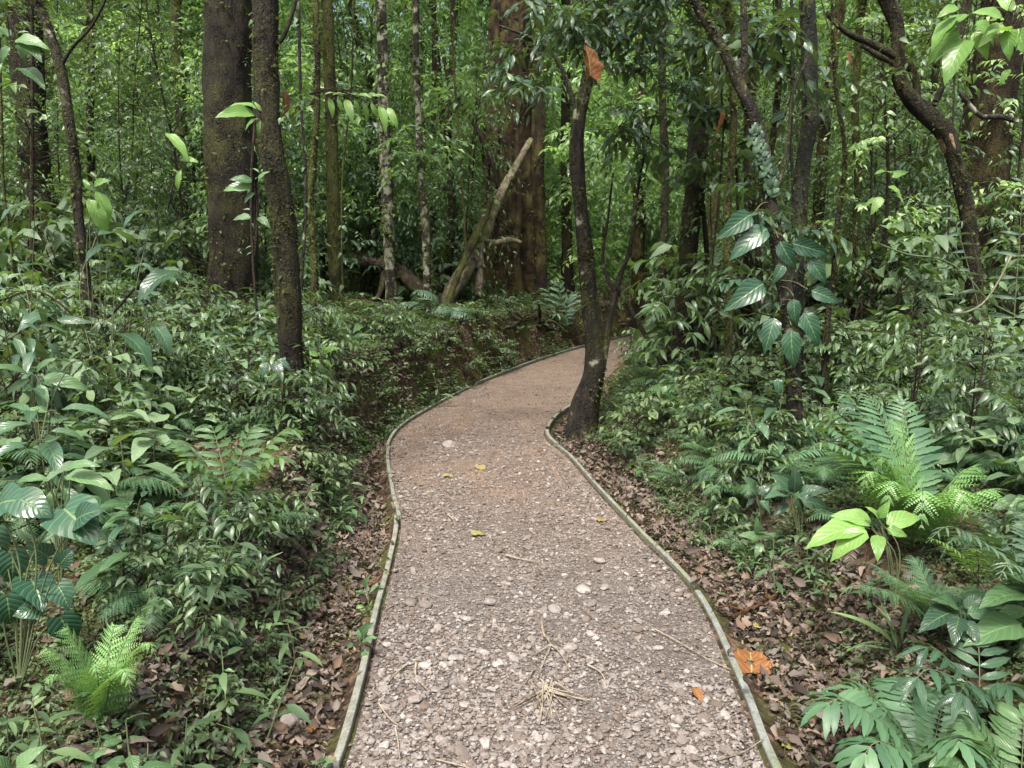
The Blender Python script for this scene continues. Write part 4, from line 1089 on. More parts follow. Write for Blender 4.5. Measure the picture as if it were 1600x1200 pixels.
def pinna_tpl(n=14, pl=0.16):
    """a fern pinna made of little lobes"""
    s = np.linspace(0.03, 0.97, n); parts = []
    lobe = rhomb(0.55, 0.06, 0.08)
    w = pl * (1 - 0.85 * s ** 1.6)
    for sd in (-1, 1):
        H = np.stack([sd * np.ones(n), 0.35 + 0 * s, -0.12 + 0 * s], -1); Nn = np.tile([0, 0, 1.0], (n, 1))
        A = frames(H, Nn, np.maximum(w, 0.02))
        for i in range(n): parts.append(xform(lobe, A[i], np.array([0, s[i], -0.22 * s[i] ** 2])))
    mid = (np.array([[-.008, 0, .004], [.008, 0, .004], [.005, .97, -.2], [-.005, .97, -.2]]), np.array([[0, 1, 2, 3]]), np.array([[.5, 0]] * 4))
    return merge_tpl(parts + [mid])
T_PIN = pinna_tpl(13, 0.15)
T_PINS = pinna_tpl(8, 0.17)
T_PINW = pinna_tpl(9, 0.22)
T_SW = leaf_tpl(10, 2, 'lance', 0.20, 0.2, 0.35, 0.0, 0.22)      # toothed strap leaflet
T_PL = leaf_tpl(7, 2, 'lance', 0.17, 0.35, 0.9)                  # palm leaflet
T_PIW = leaf_tpl(8, 2, 'lance', 0.27, 0.18, 0.5, 0.02, 0.10)     # wide glossy leaflet

def put_frond(m, fr, A=np.eye(3), T=np.zeros(3), lm=0, sm=1, r=0.003):
    C, LA, LT, leaf = fr
    m.tube(C @ A.T + T, np.linspace(r, r * 0.35, len(C)), 5, sm, cap=False)
    m.inst(leaf, np.einsum('ij,kjl->kil', A, LA), LT @ A.T + T, np.clip(rng.random() * 0.5 + 0.25 + rng.normal(0, 0.08, len(LT)), 0, 1), lm)

def rotz(a, tilt=0.0):
    c, s = math.cos(a), math.sin(a); ct, st = math.cos(tilt), math.sin(tilt)
    return np.array([[c, -s, 0], [s, c, 0], [0, 0, 1]]) @ np.array([[1, 0, 0], [0, ct, -st], [0, st, ct]])

def fern_proto(name, nf, L, pairs, leaf, ll, mat, prof='fern', arch=1.1, rise=1.0, as_parts=False, spread=6.283, a0=0.0, droop=0.25, r=0.003, ang=1.15, start=0.12):
    root = empty(name) if as_parts else None; m = MB()
    for q in range(nf):
        a = a0 + spread * (q + 0.5 * rng.random()) / nf
        fr = frond_parts(L * (0.75 + 0.4 * rng.random()), pairs, leaf, ll * (0.85 + 0.3 * rng.random()), arch * (0.8 + 0.4 * rng.random()), rise * (0.7 + 0.5 * rng.random()), ang, prof, start, droop)
        if as_parts: m = MB()
        dead = (not as_parts) and q == nf - 1
        put_frond(m, fr, rotz(a, -0.75 if dead else 0.15 * rng.normal()), np.array([0.01 * math.cos(a), 0.01 * math.sin(a), 0]), lm=2 if dead else 0, r=r)
        if as_parts: m.build("frond", [mat, B_STEM], root)
    if as_parts:
        KIDS[root.name] = list(root.children); return root
    return m.build(name, [mat, B_STEM, M_LITTER])

def seedling_proto(name, h, n, leaf, size, mat, stems=1, tilt=0.35, droop=0.2, opp=False):
    m = MB()
    for q in range(stems):
        b = np.array([0, 0, -0.02]) if stems == 1 else np.array([*(rng.normal(0, 0.05, 2)), -0.02])
        top = b + np.array([*(rng.normal(0, 0.16 * h, 2)), h * (0.8 + 0.4 * rng.random())])
        C = catmull(np.array([b, (b + top) / 2 + [*(rng.normal(0, 0.05 * h, 2)), 0], top]), 0.03)
        m.tube(C, np.linspace(0.0035, 0.0015, len(C)) * (1 + h), 5, 1, cap=False)
        s = np.linspace(0.35, 1, n); P = np.stack([np.interp(s, np.linspace(0, 1, len(C)), C[:, k]) for k in range(3)], -1)
        a = np.arange(n) * (1.571 if opp else 2.4) + rng.random() * 6 + (np.arange(n) % 2) * (3.1416 - 1.571 if opp else 0)
        H = np.stack([np.cos(a), np.sin(a), 0.35 * s - droop + 0.12 * rng.normal(size=n)], -1); H[-1, 2] += 0.3
        Nn = np.array([0, 0, 1.0]) + rng.normal(0, tilt * 0.5, (n, 3)) + 0 * H
        S = size * (0.75 + 0.5 * rng.random(n)) * (1.1 - 0.35 * s ** 3)
        pet = P + norm(H) * (S * 0.18)[:, None]
        for i in range(n): m.tube(np.array([P[i], (P[i] + pet[i]) / 2 + [0, 0, .004], pet[i]]), 0.0014, 4, 1, cap=False)
        m.inst(leaf, frames(H, Nn, S), pet)
    return m.build(name, [mat, B_STEM])

def shrub_proto(name, h, ntw, nl, size, mat, tpl, R=0.45, low=0.25, L=0.35):
    root = empty(name); m = MB(); cm = MB()
    ns = 3
    for q in range(ns):
        top = np.array([*(rng.normal(0, 0.25 * R, 2)), h * (0.75 + 0.3 * rng.random())])
        b = np.array([*(rng.normal(0, 0.04, 2)), -0.1]); mid = (b + top) / 2 + np.array([*(rng.normal(0, 0.1 * R, 2)), 0])
        C = catmull(np.array([b, mid, top]), 0.08); m.tube(C, np.linspace(0.010, 0.003, len(C)) * (0.5 + 0.5 * h), 6, 0, 0.05)
        k = ntw // ns; s = low + (1 - low) * rng.random(k) ** 0.8
        P = np.stack([np.interp(s, np.linspace(0, 1, len(C)), C[:, c]) for c in range(3)], -1)
        a = rng.random(k) * 6.283; D = np.stack([np.cos(a), np.sin(a), 0.25 + 0.5 * rng.random(k)], -1)
        reach = R * (0.35 + 0.75 * rng.random(k)) * (1.15 - 0.6 * s)
        E = P + norm(D) * reach[:, None]
        for i in range(k): m.tube(np.array([P[i], P[i] * .5 + E[i] * .5 + [0, 0, .02], E[i]]), [0.004, 0.003, 0.0018], 4, 0, cap=False)
        D2 = D * np.array([1, 1, 0.5]) + rng.normal(0, 0.35, D.shape)
        A, T = sprays(E - norm(D) * (reach * 0.45)[:, None], D2, L * (0.7 + 0.6 * rng.random(k)), nl, size, 0.3)
        cm.inst(tpl, A, T, np.clip(np.repeat(rng.random(k) * 0.6 + 0.2, nl) + rng.normal(0, 0.13, k * nl), 0, 1))
    m.build("stem", B_TWIG, root); cm.build("foliage", mat, root)
    KIDS[root.name] = list(root.children); return root

def sapling_proto(name, h, ntw, nl, size, mat, tpl, low=0.2, L=0.5, reach=0.5, r0=0.022):
    root = empty(name); m = MB(); cm = MB(); k = 6
    P = np.stack([np.cumsum(rng.normal(0, 0.05 * h / 4, k)), np.cumsum(rng.normal(0, 0.05 * h / 4, k)), np.linspace(-0.15, h, k)], -1); P[:, :2] -= P[0, :2]
    C = catmull(P, 0.15); m.tube(C, np.linspace(r0, 0.005, len(C)), 7, 0, 0.07)
    s = low + (1 - low) * rng.random(ntw); B = np.stack([np.interp(s, np.linspace(0, 1, len(C)), C[:, c]) for c in range(3)], -1)
    a = rng.random(ntw) * 6.283; D = np.stack([np.cos(a), np.sin(a), 0.2 + 0.5 * rng.random(ntw)], -1)
    rc = reach * (0.3 + 0.9 * rng.random(ntw)) * (1.2 - 0.5 * s); E = B + norm(D) * rc[:, None]
    for i in range(ntw): m.tube(np.array([B[i], B[i] * .5 + E[i] * .5 + [0, 0, .03], E[i]]), [0.006, 0.004, 0.002], 4, 0, cap=False)
    for _ in range(2):
        D2 = D * np.array([1, 1, 0.4]) + rng.normal(0, 0.45, D.shape)
        A, T = sprays(E - norm(D) * (rc * 0.3 * rng.random(ntw))[:, None], D2, L * (0.6 + 0.7 * rng.random(ntw)), nl, size, 0.35)
        cm.inst(tpl, A, T, np.clip(np.repeat(rng.random(ntw) * 0.6 + 0.2, nl) + rng.normal(0, 0.13, ntw * nl), 0, 1))
    m.build("stem", B_TWIG, root); cm.build("foliage", mat, root)
    KIDS[root.name] = list(root.children); return root

def tuft_proto(name, n, L):
    m = MB(); a = rng.random(n) * 6.283
    H = np.stack([np.cos(a) * 0.5, np.sin(a) * 0.5, 1.0 + 0 * a], -1); Nn = np.stack([-np.cos(a), -np.sin(a), 0.5 + 0 * a], -1)
    m.inst(T_ST, frames(H, Nn, L * (0.6 + 0.7 * rng.random(n))), rng.normal(0, 0.015, (n, 3)) * np.array([1, 1, 0]))
    return m.build(name, [M_GRASS])

USED = set()
def place(proto, x, y, s, label, cat, group, tiltx=0.06, rz=None, lift=0.0):
    if proto.name in USED: o = copy_tree(proto)
    else: o = proto; USED.add(proto.name)
    p = drop(x, y); p[2] += lift
    o.location = p; o.rotation_euler = (tiltx * rng.normal(), tiltx * rng.normal(), rng.random() * 6.283 if rz is None else rz)
    o.scale = (s, s, s); tag(o, label, cat, group); return o

def zone(x, y):
    return ("on the near bank" if y < 3.4 else "by the first bend" if y < 6.5 else "past the first bend" if y < 11 else "toward the far bend" if y < 18 else "deep in the forest")

def scatter(protos, n, y0, y1, dmin, dmax, kind, cat, phrase, smin=0.7, smax=1.3, sep=0.3, ypow=1.0, dpow=1.0, leftp=0.5, seed=0, clump=0.0, hgt=0.0):
    pts, tries = [], 0
    while len(pts) < n and tries < n * 60:
        tries += 1
        y = y0 + (y1 - y0) * rng.random() ** ypow
        d = dmin + (dmax - dmin) * rng.random() ** dpow
        L_ = rng.random() < leftp
        lo = (0.36 - 0.28 * smooth(6.2, 8.5, y)) if L_ else (0.44 - 0.22 * smooth(8, 11, y))
        x = float(xl(y) - lo - d) if L_ else float(xr(y) + lo + d)
        z = float(height(np.array([x]), np.array([y]))[0])
        if not in_view(x, y, z, 120): continue
        if clump and vnoise(np.array([x * 0.8]), np.array([y * 0.8]), seed)[0] < clump - 0.5: continue
        sp_ = sep * (0.6 + 0.08 * y)
        if any((x - a) ** 2 + (y - b) ** 2 < sp_ ** 2 for a, b in pts): continue
        s = smin + (smax - smin) * rng.random() ** 1.3
        if keep_clear(x, y, (hgt or 0.3) * s): continue
        if hides_hero(x, y, (hgt or 0.36) * s, 0.28 * (hgt or 0.36) * s): continue
        pts.append((x, y))
        where = zone(x, y); rel, land = near_land(x, y)
        size = "small" if s < smin + (smax - smin) * 0.33 else "tall" if s > smin + (smax - smin) * 0.7 else "middling"
        lab, grp = f"{size} {phrase} {rel} {land}, {where}", f"{size} {kind}s {rel} {land}, {where}"
        if len(lab.split()) > 16: lab, grp = f"{size} {phrase} {where}, {rel[:rel.find(' of')] + ' of' if ' of' in rel else rel} {land.replace('the ', '', 1)}", grp + " too"
        if len(lab.split()) > 16: lab, grp = f"{size} {phrase} {rel} {land}", f"{size} {kind}s {rel} {land}"
        place(protos[int(rng.integers(0, len(protos)))], x, y, s, lab, cat, grp)
    return pts

def keep_clear(x, y, h):
    """the sight lines that the photo leaves open: the logs, the far bend and the big trunk"""
    z = float(height(np.array([x]), np.array([y]))[0]); px, py = to_px(x, y, z + h)
    return (540 < px < 860 and y < 14 and py < 455) or (725 < px < 880 and y < 19 and py < 450) or (480 < px < 730 and y < 13.8 and py < 470) or (470 < px < 540 and y < 13.8 and py < 420) or (320 < px < 405 and y < 9.1 and py < 440) or (850 < px < 1010 and y < 20 and py < 500) or (885 < px < 1004 and 9.5 < y < 31) or (925 < px < 1012 and 7.0 < y <= 9.5 and py < 590)
BOX = [(1350, 670, 1585, 850, 4.4), (1262, 780, 1445, 872, 3.7), (1245, 600, 1425, 730, 5.0), (1130, 320, 1320, 625, 5.4), (45, 965, 255, 1095, 2.9), (0, 735, 150, 1000, 3.2), (265, 660, 465, 770, 5.0),
       (828, 436, 912, 505, 14.5), (845, 560, 960, 700, 8.0), (405, 150, 482, 690, 5.7), (0, 300, 300, 510, 5.2), (1290, 1050, 1560, 1200, 2.6), (1425, 1000, 1590, 1095, 2.9), (315, 130, 402, 440, 9.2), (1170, 730, 1320, 800, 4.6),
       (1310, 925, 1460, 1030, 3.3), (1440, 815, 1600, 925, 3.4), (1130, 1010, 1250, 1110, 3.3), (430, 1090, 490, 1160, 3.2), (560, 600, 640, 720, 8.2)]
def hides_hero(x, y, h, r):
    z = float(height(np.array([x]), np.array([y]))[0]); px, pb = to_px(x, y, z); _, pt = to_px(x, y, z + h); w = r * FPX / y
    return any(y < b[4] and px + w > b[0] and px - w < b[2] and pt < b[3] - 0.35 * (b[3] - b[1]) and pb > b[1] for b in BOX)
# low plants
SEED_A = [seedling_proto("seedling", 0.22, 7, T_OV, 0.085, M_BROAD, 2) for _ in range(3)] + [seedling_proto("seedling", 0.30, 8, T_LA, 0.11, M_LEAF, 2) for _ in range(3)]
def creep_proto():
    m = MB(); n = 12
    a = rng.random(n) * 6.283; E = np.stack([np.cos(a) * 0.12, np.sin(a) * 0.12, 0.03 + 0.09 * rng.random(n)], -1) * (0.5 + rng.random((n, 1)))
    B = np.zeros((n, 3)); B[:, 2] = -0.01
    for i in range(n): m.tube(np.array([B[i], E[i] * .5 + [0, 0, .02], E[i]]), 0.0015, 4, 1, cap=False)
    A, T = sprays(E * 0.4, E + [0, 0, 0.03], 0.13, 6, 0.042, 0.3)
    m.inst(T_OV, A, T, np.clip(np.repeat(rng.random(n) * 0.7 + 0.15, 6) + rng.normal(0, 0.1, n * 6), 0, 1))
    return m.build("creeping_plant", [M_COVER, B_STEM])
CREEP = [creep_proto() for _ in range(4)]
BROAD = [seedling_proto("broadleaf_plant", 0.34, 7, T_OVB, 0.16, M_BROAD, 1, opp=True) for _ in range(3)] + [seedling_proto("broadleaf_plant", 0.42, 9, T_LAB, 0.20, M_DARK, 2) for _ in range(2)] + [seedling_proto("broadleaf_plant", 0.40, 9, T_OVB, 0.21, M_DULL, 2) for _ in range(3)]
FERN_S = [fern_proto("fern", 6, 0.36, 15, T_PINS, 0.085, M_FERN, rise=1.0) for _ in range(3)]
FERN_M = [fern_proto("fern", 7, 0.62, 20, T_PIN, 0.15, M_FERN, rise=1.0) for _ in range(3)]
SWORD = [fern_proto("sword_fern", 7, 0.55, 20, T_SW, 0.11, M_FERN, rise=1.05) for _ in range(3)]
TUFT = [tuft_proto("grass_tuft", 22, 0.30) for _ in range(2)]
SHRUB = [shrub_proto("shrub", 1.1, 38, 7, 0.115, M_DULL, T_OV, 0.5) for _ in range(2)] + [shrub_proto("shrub", 1.4, 40, 8, 0.13, M_LEAF, T_LA, 0.6) for _ in range(2)] + \
        [shrub_proto("shrub", 0.9, 36, 9, 0.06, M_COVER, T_OV, 0.45, L=0.28) for _ in range(2)] + [shrub_proto("shrub", 1.3, 26, 6, 0.20, M_DULL, T_OV, 0.6), shrub_proto("shrub", 1.2, 24, 5, 0.24, M_DARK, T_LA, 0.6)]
SAPL = [sapling_proto("sapling", 4.5, 60, 8, 0.10, M_LEAF, T_LA, 0.15) for _ in range(2)] + [sapling_proto("sapling", 5.5, 75, 8, 0.085, M_LEAF, T_OV, 0.2) for _ in range(2)] + \
       [sapling_proto("sapling", 3.6, 46, 8, 0.12, M_DARK, T_LA, 0.2), sapling_proto("sapling", 4.2, 54, 8, 0.10, M_FAR, T_OV, 0.3)]
PALM = [fern_proto("understory_palm", 7, 0.95, 13, T_PL, 0.34, M_PALM, prof='palm', rise=1.15, as_parts=True, droop=0.15, r=0.005, start=0.3) for _ in range(2)]

scatter(SEED_A, 160, 1.7, 5.5, 0.0, 2.2, "seedling", "seedling", "green-leaved seedling", 0.5, 1.1, 0.12, 1.0, 1.1, 0.58)
scatter(SEED_A, 138, 5.0, 13, 0.0, 3.5, "seedling", "seedling", "green-leaved seedling", 0.8, 1.6, 0.14, 1.0, 1.3, 0.5)
scatter(BROAD, 150, 2.2, 7.5, 0.40, 3.6, "broadleaf plant", "plant", "broad-leaved plant", 0.6, 1.2, 0.17, 1.0, 1.0, 0.55)
scatter(BROAD, 130, 6.5, 15, 0.5, 6.5, "broadleaf plant", "plant", "broad-leaved plant", 1.0, 1.9, 0.22, 1.0, 1.0, 0.5)
scatter(FERN_S, 110, 2.2, 8, 0.15, 3.0, "fern", "fern", "fine-leaved fern", 0.5, 1.15, 0.15, 1.0, 1.0, 0.42)
scatter(FERN_M, 60, 3.2, 10, 0.7, 4.5, "feathery fern", "fern", "feathery arching fern", 0.6, 1.15, 0.3, 1.0, 1.0, 0.38)
scatter(SWORD, 90, 2.6, 12, 0.5, 5, "sword fern", "fern", "sword-leaved fern", 0.6, 1.2, 0.25, 1.0, 1.0, 0.45)
BUSH = [shrub_proto("bush", 0.42, 44, 7, 0.068, M_COVER, T_OV, 0.36, 0.1, 0.2) for _ in range(2)] + [shrub_proto("bush", 0.5, 38, 6, 0.095, M_LEAF, T_LA, 0.38, 0.1, 0.22) for _ in range(2)]
scatter(BUSH, 80, 2.2, 6.0, 0.15, 2.6, "bush", "bush", "low leafy bush", 0.45, 0.85, 0.2, 1.0, 1.0, 0.6, hgt=0.5)
scatter(BUSH, 190, 5.6, 19, 0.12, 2.6, "bush", "bush", "low leafy bush", 0.6, 1.35, 0.15, 1.0, 0.9, 0.62, hgt=0.5)
scatter(CREEP, 150, 1.8, 6.5, 0.0, 1.0, "creeping plant", "plant", "low creeping plant", 0.5, 1.2, 0.09, 1.0, 0.8, 0.55)
scatter(CREEP, 130, 6.0, 15, 0.0, 1.6, "creeping plant", "plant", "low creeping plant", 1.0, 2.3, 0.12, 1.0, 0.8, 0.62)
scatter(FERN_M, 44, 3.0, 8, 0.35, 2.4, "feathery fern", "fern", "feathery arching fern", 0.45, 0.9, 0.2, 1.0, 1.0, 0.2)
scatter(FERN_S, 120, 2.4, 8, 0.05, 1.7, "fern", "fern", "fine-leaved fern", 0.5, 1.2, 0.13, 1.0, 1.0, 0.18)
scatter(SWORD, 50, 2.6, 8, 0.25, 2.2, "sword fern", "fern", "sword-leaved fern", 0.45, 0.9, 0.18, 1.0, 1.0, 0.2)
scatter(FERN_M, 36, 2.5, 5.2, 0.25, 2.0, "feathery fern", "fern", "feathery arching fern", 0.4, 0.75, 0.16, 1.0, 1.0, 0.12)
scatter(TUFT, 22, 2.2, 8, 0.2, 2.0, "grass tuft", "grass", "grassy tuft", 0.5, 1.1, 0.3)
scatter(SHRUB, 56, 4.3, 7.5, 1.3, 5, "shrub", "shrub", "leafy shrub", 0.45, 0.85, 0.3, 1.0, 1.0, 0.5, hgt=1.25)
scatter(SHRUB, 150, 7, 15, 0.7, 8, "shrub", "shrub", "leafy shrub", 0.7, 1.35, 0.26, 1.0, 1.0, 0.52, hgt=1.25)
scatter(SHRUB, 90, 13, 24, 0.3, 10, "shrub", "shrub", "leafy shrub", 0.9, 1.8, 0.25, 1.0, 1.0, 0.55, hgt=1.25)
scatter(SAPL, 110, 7.5, 16, 1.2, 8.5, "sapling", "sapling", "thin leafy sapling", 0.6, 1.15, 0.3, 1.0, 1.0, 0.5, hgt=4.2)
scatter(SAPL, 90, 14, 26, 0.8, 13, "sapling", "sapling", "thin leafy sapling", 0.9, 1.6, 0.3, 1.0, 1.0, 0.5, hgt=4.2)
scatter(PALM, 12, 9, 20, 0.8, 6, "understory palm", "palm", "bluish feather-leaved palm", 0.7, 1.2, 0.8)

# ------------------------------------------------------------------ the far forest that reads as one mass of leaves
def make_far():
    m = MB(); nc, ntw, nl = 8200, 22, 7
    y = 12.5 + 39 * rng.random(nc) ** 0.9
    x = (rng.random(nc) * 2 - 1) * (y * 0.78 + 3)
    gh = height(x, y)
    hz = np.where(rng.random(nc) < 0.36, rng.random(nc) * 3.2, 1 + (y * 0.43 + 3.2) * rng.random(nc) ** 0.88)
    dens = vnoise(x * 0.35, hz * 0.5, 81) + 0.7 * vnoise(y * 0.4, hz * 0.6 + x * 0.2, 82) + rng.normal(0, 0.15, nc)
    keep = (dens > -0.22) & ~((x > xl(y) - 1.2) & (x < xr(y) + 1.2) & (y < 28) & (hz < 3.0))
    fx, fy = to_px(x, y, gh + hz)
    keep &= ~((y < 31) & (fx > 880) & (fx < 1012) & (fy > 440))
    keep &= ~((y < 19.5) & (fx > 725) & (fx < 880)) & ~((y < 16.5) & (fx > 520) & (fx < 880) & (fy > 330))
    x, y, gh, hz = x[keep], y[keep], gh[keep], hz[keep]; nc = len(x)
    c = np.stack([x, y, gh + hz], -1)
    R = (0.35 + 0.5 * rng.random(nc)) * (0.5 + y * 0.026)
    d = norm(rng.normal(size=(nc, ntw, 3))) * (0.4 + 0.6 * rng.random((nc, ntw, 1))) * np.array([1, 1, 0.6])
    P = c[:, None] + d * R[:, None, None]
    D = d * np.array([1, 1, 0.5]) + rng.normal(0, 0.3, d.shape)
    size = np.repeat((0.060 + 0.0048 * y) * (0.65 + 0.9 * rng.random(nc) ** 1.5), ntw)
    A, T = sprays(P.reshape(-1, 3), D.reshape(-1, 3), np.repeat(R * 0.7, ntw), nl, size, 0.35)
    Rn = np.clip(np.repeat(0.5 + 0.7 * vnoise(c[:, 0] * 0.5, c[:, 2] * 0.8, 84) + 0.15 * rng.normal(size=nc), ntw * nl) + rng.normal(0, 0.18, nc * ntw * nl), 0, 1)
    m.inst(T_R, A, T, Rn)
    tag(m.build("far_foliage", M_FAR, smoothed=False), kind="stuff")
    # wooded slope closing the view
    m = MB(); k = 5200
    y = 48 + 50 * rng.random(k); x = (rng.random(k) * 2 - 1) * (y * 0.8 + 5); z = height(x, y) + rng.random(k) * 8
    c = np.stack([x, y, z], -1); ntw = 10
    d = norm(rng.normal(size=(k, ntw, 3))) * np.array([1, 1, 0.6]); P = c[:, None] + d * 1.3
    A, T = sprays(P.reshape(-1, 3), d.reshape(-1, 3), 1.3, 4, 0.42, 0.3)
    m.inst(T_R, A, T, np.clip(np.repeat(rng.random(k), ntw * 4) * 0.6 + 0.4 * rng.random(k * ntw * 4), 0, 1))
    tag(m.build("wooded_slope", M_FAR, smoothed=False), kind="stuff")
make_far()

# ------------------------------------------------------------------ plants one can point at
def frond_curve(m, C, pairs, leaf, ll, prof='fern', ang=1.15, start=0.1, droop=0.2, r=0.003, up=(0, 0, 1.0), lm=0, sm=1, jit=0.05):
    C = catmull(C, 0.02); n = len(C); t = np.linspace(0, 1, n)
    T = norm(np.gradient(C, axis=0)); s = np.linspace(start, 0.985, pairs)
    P = np.stack([np.interp(s, t, C[:, k]) for k in range(3)], -1); Ts = norm(np.stack([np.interp(s, t, T[:, k]) for k in range(3)], -1))
    side = norm(np.cross(Ts, np.asarray(up, float))); Nn = norm(np.cross(side, Ts))
    if prof == 'fern': w = np.sin(np.pi * (0.18 + 0.82 * (s - start) / (1 - start)) ** 0.8) ** 0.9 + 0.06
    elif prof == 'palm': w = 0.75 + 0.35 * np.sin(np.pi * s) - 0.35 * s ** 4
    else: w = 1.0 - 0.25 * np.abs(s - 0.55)
    m.tube(C, np.linspace(r, r * 0.3, n), 5, sm, cap=False)
    for sd in (-1, 1):
        a = (ang - 0.45 * s)[:, None]
        H = sd * side * np.sin(a) + Ts * np.cos(a) + np.array([0, 0, -droop]) + rng.normal(0, jit, (pairs, 3))
        m.inst(leaf, frames(H, Nn + rng.normal(0, 0.1, (pairs, 3)), ll * w * (0.93 + 0.14 * rng.random(pairs))), P, np.clip(0.5 + 0.2 * rng.normal(size=pairs), 0, 1), lm)
    if prof != 'fern':
        m.inst(leaf, frames(Ts[-1:], Nn[-1:], np.array([ll * w[-1]])), P[-1:], None, lm)

def base_point(px, py):
    return G(px, py)

def hero_fern(name, label, base, fronds, pairs, leaf, llpx, mat, prof='fern', group=None, cat="fern", droop=0.2, rise=0.12, ang=1.15, Y=None, start=0.1, up=(0, 0, 1.0)):
    """fronds: (tip px, tip py, dY of the tip). base: pixel where it stands"""
    B = base_point(*base) if Y is None else drop(at(base[0], base[1], Y)[0], Y)
    root = empty(name, B); tag(root, label, cat, group)
    for f in fronds:
        Tp = at(f[0], f[1], B[1] + f[2]); L = np.linalg.norm(Tp - B)
        mid = (B + Tp) / 2 + np.array([0, 0, rise * L + 0.3 * max(0, B[2] + 0.25 * L - (B[2] + Tp[2]) / 2)])
        q = B * 0.25 + mid * 0.75 + np.array([0, 0, 0.02])
        m = MB(); frond_curve(m, np.array([B, q, mid * 0.35 + Tp * 0.65 + [0, 0, rise * L * 0.6], Tp]) - B, pairs, leaf, llpx * B[1] / FPX, prof, ang, start, droop, 0.004 if L > .4 else 0.0025, up)
        m.build("frond", [mat, B_STEM], root)
    return root

def hero_leaves(name, label, base, leaves, tpl, mat, cat="plant", group=None, Y=None, face=0.45, stem_r=0.003, stemm=None, stalk=None):
    """leaves: (base px, base py, tip px, tip py[, dY base, dY tip]); the leaf lies between the two points"""
    B = G(*base) if Y is None else (drop(at(base[0], base[1], Y)[0], Y) if stalk is None else at(base[0], base[1], Y))
    root = empty(name, B); tag(root, label, cat, group); sm = MB()
    for i, l in enumerate(leaves):
        pl = math.hypot(l[2] - l[0], l[3] - l[1]) * B[1] / FPX
        d0 = 0.03 * rng.normal(); d0, d1 = (l[4], l[5]) if len(l) > 5 else (d0, d0 - pl * (0.35 + 0.3 * rng.normal()))
        a = at(l[0], l[1], B[1] + d0); b = at(l[2], l[3], B[1] + d1); L = np.linalg.norm(b - a)
        view = norm(np.array([0, 0, CAMZ]) - a)
        Nn = view * face + np.array([0, 0, 1.0]) * (1 - face) + 0.15 * rng.normal(size=3)
        m = MB(); m.inst(tpl, frames((b - a)[None], Nn[None], np.array([L])), (a - B)[None], np.array([rng.random()]))
        m.build("leaf", mat, root)
        if cat == "vine":
            S = at(1200 + (l[1] - 330) * 0.16 if l[1] > 330 else 1200, l[1] - 14, B[1] + 0.06); mid = (S + a) / 2 + np.array([0, 0, 0.02])
        else:
            S = B; mid = (a * 0.55 + B * 0.45) + np.array([0.05 * rng.normal() * np.linalg.norm(a - B), 0, 0.12 * np.linalg.norm(a - B)])
        sm.tube(catmull(np.array([S, mid, a]), 0.03) - B, stem_r * (0.7 + 0.4 * rng.random()), 5, cap=False)
    sm.build("stem", stemm or B_STEM, root)
    return root

# ---- right bank
hero_fern("fern", "bright yellow-green feathery fern catching the light on the right bank", (1425, 850),
          [(1368, 735, -.05), (1400, 676, .1), (1382, 795, -.35), (1440, 825, -.5), (1535, 752, -.1), (1510, 808, -.45), (1570, 795, -.2), (1345, 770, -.2)], 17, T_PINW, 66, M_FERNB, rise=0.30)
hero_fern("fern", "large teal-green fern with long combed fronds at the foot of the vine-wrapped tree's bank", (1430, 800),
          [(1258, 668, -.1), (1262, 705, -.3), (1300, 608, .3), (1345, 612, .3), (1272, 640, 0), (1405, 618, .4)], 22, T_SW, 60, M_FERN)
hero_leaves("broadleaf_plant", "bright lime-green broad-leaved plant below the bright feathery fern", (1395, 960),
          [(1362, 822, 1268, 832), (1368, 818, 1310, 798), (1362, 826, 1298, 862), (1372, 812, 1388, 786), (1378, 822, 1440, 800), (1372, 832, 1372, 866, -.05, -.15), (1375, 815, 1362, 790), (1380, 826, 1420, 835)], T_OVB, M_BRIGHT)
hero_fern("sword_fern", "pale silvery-green fern frond reaching in over the right bank's edge", (1640, 960),
          [(1452, 842, -.3), (1500, 800, 0), (1560, 905, -.4), (1590, 800, .1)], 20, T_SW, 66, M_PALM)
hero_fern("sword_fern", "small yellow-green fern frond under the pale silvery fern", (1530, 905), [(1446, 848, -.1), (1520, 862, -.2)], 16, T_SW, 26, M_BRIGHT)
hero_fern("fern", "dark green fern with drooping rows of lobes on the right bank above the grass tuft", (1470, 985), [(1312, 930, -.15), (1340, 880, .1), (1420, 868, .15), (1455, 925, -.1), (1380, 905, -.1)], 20, T_PIN, 44, M_FERN)
hero_fern("glossy_fern", "large glossy fern with wide wavy leaflets at the lower right of the path", (1450, 1215),
          [(1292, 1100, -.1), (1330, 1075, .1), (1408, 1062, .25), (1478, 1090, .1), (1350, 1180, -.25), (1500, 1160, -.2)], 18, T_PIW, 74, M_FERN, prof='flat', ang=1.3)
hero_fern("glossy_fern", "glossy low fern filling the bottom corner right of the path", (1590, 1290), [(1462, 1180, 0), (1520, 1130, .1), (1600, 1120, .1), (1490, 1215, -.1)], 17, T_PIW, 70, M_BROAD, prof='flat', ang=1.3)
hero_fern("glossy_plant", "dark shiny feather-leaved plant beside the grey fallen branch", (1530, 1110),
          [(1432, 1060, -.2), (1448, 1012, .0), (1528, 1005, .1), (1500, 1085, -.25), (1575, 1070, -.1)], 7, T_PIW, 62, M_DARK, prof='flat', cat="plant", ang=1.2)
hero_leaves("broadleaf_plant", "shiny bluish broad-leaved plant on the right bank above the feather-leaved plant", (1500, 1010),
          [(1500, 955, 1448, 965), (1500, 952, 1470, 930), (1505, 955, 1535, 925), (1505, 960, 1560, 955), (1500, 960, 1490, 995, -.1, -.2), (1505, 965, 1530, 1000, -.1, -.2)], T_OVB, M_DARK)
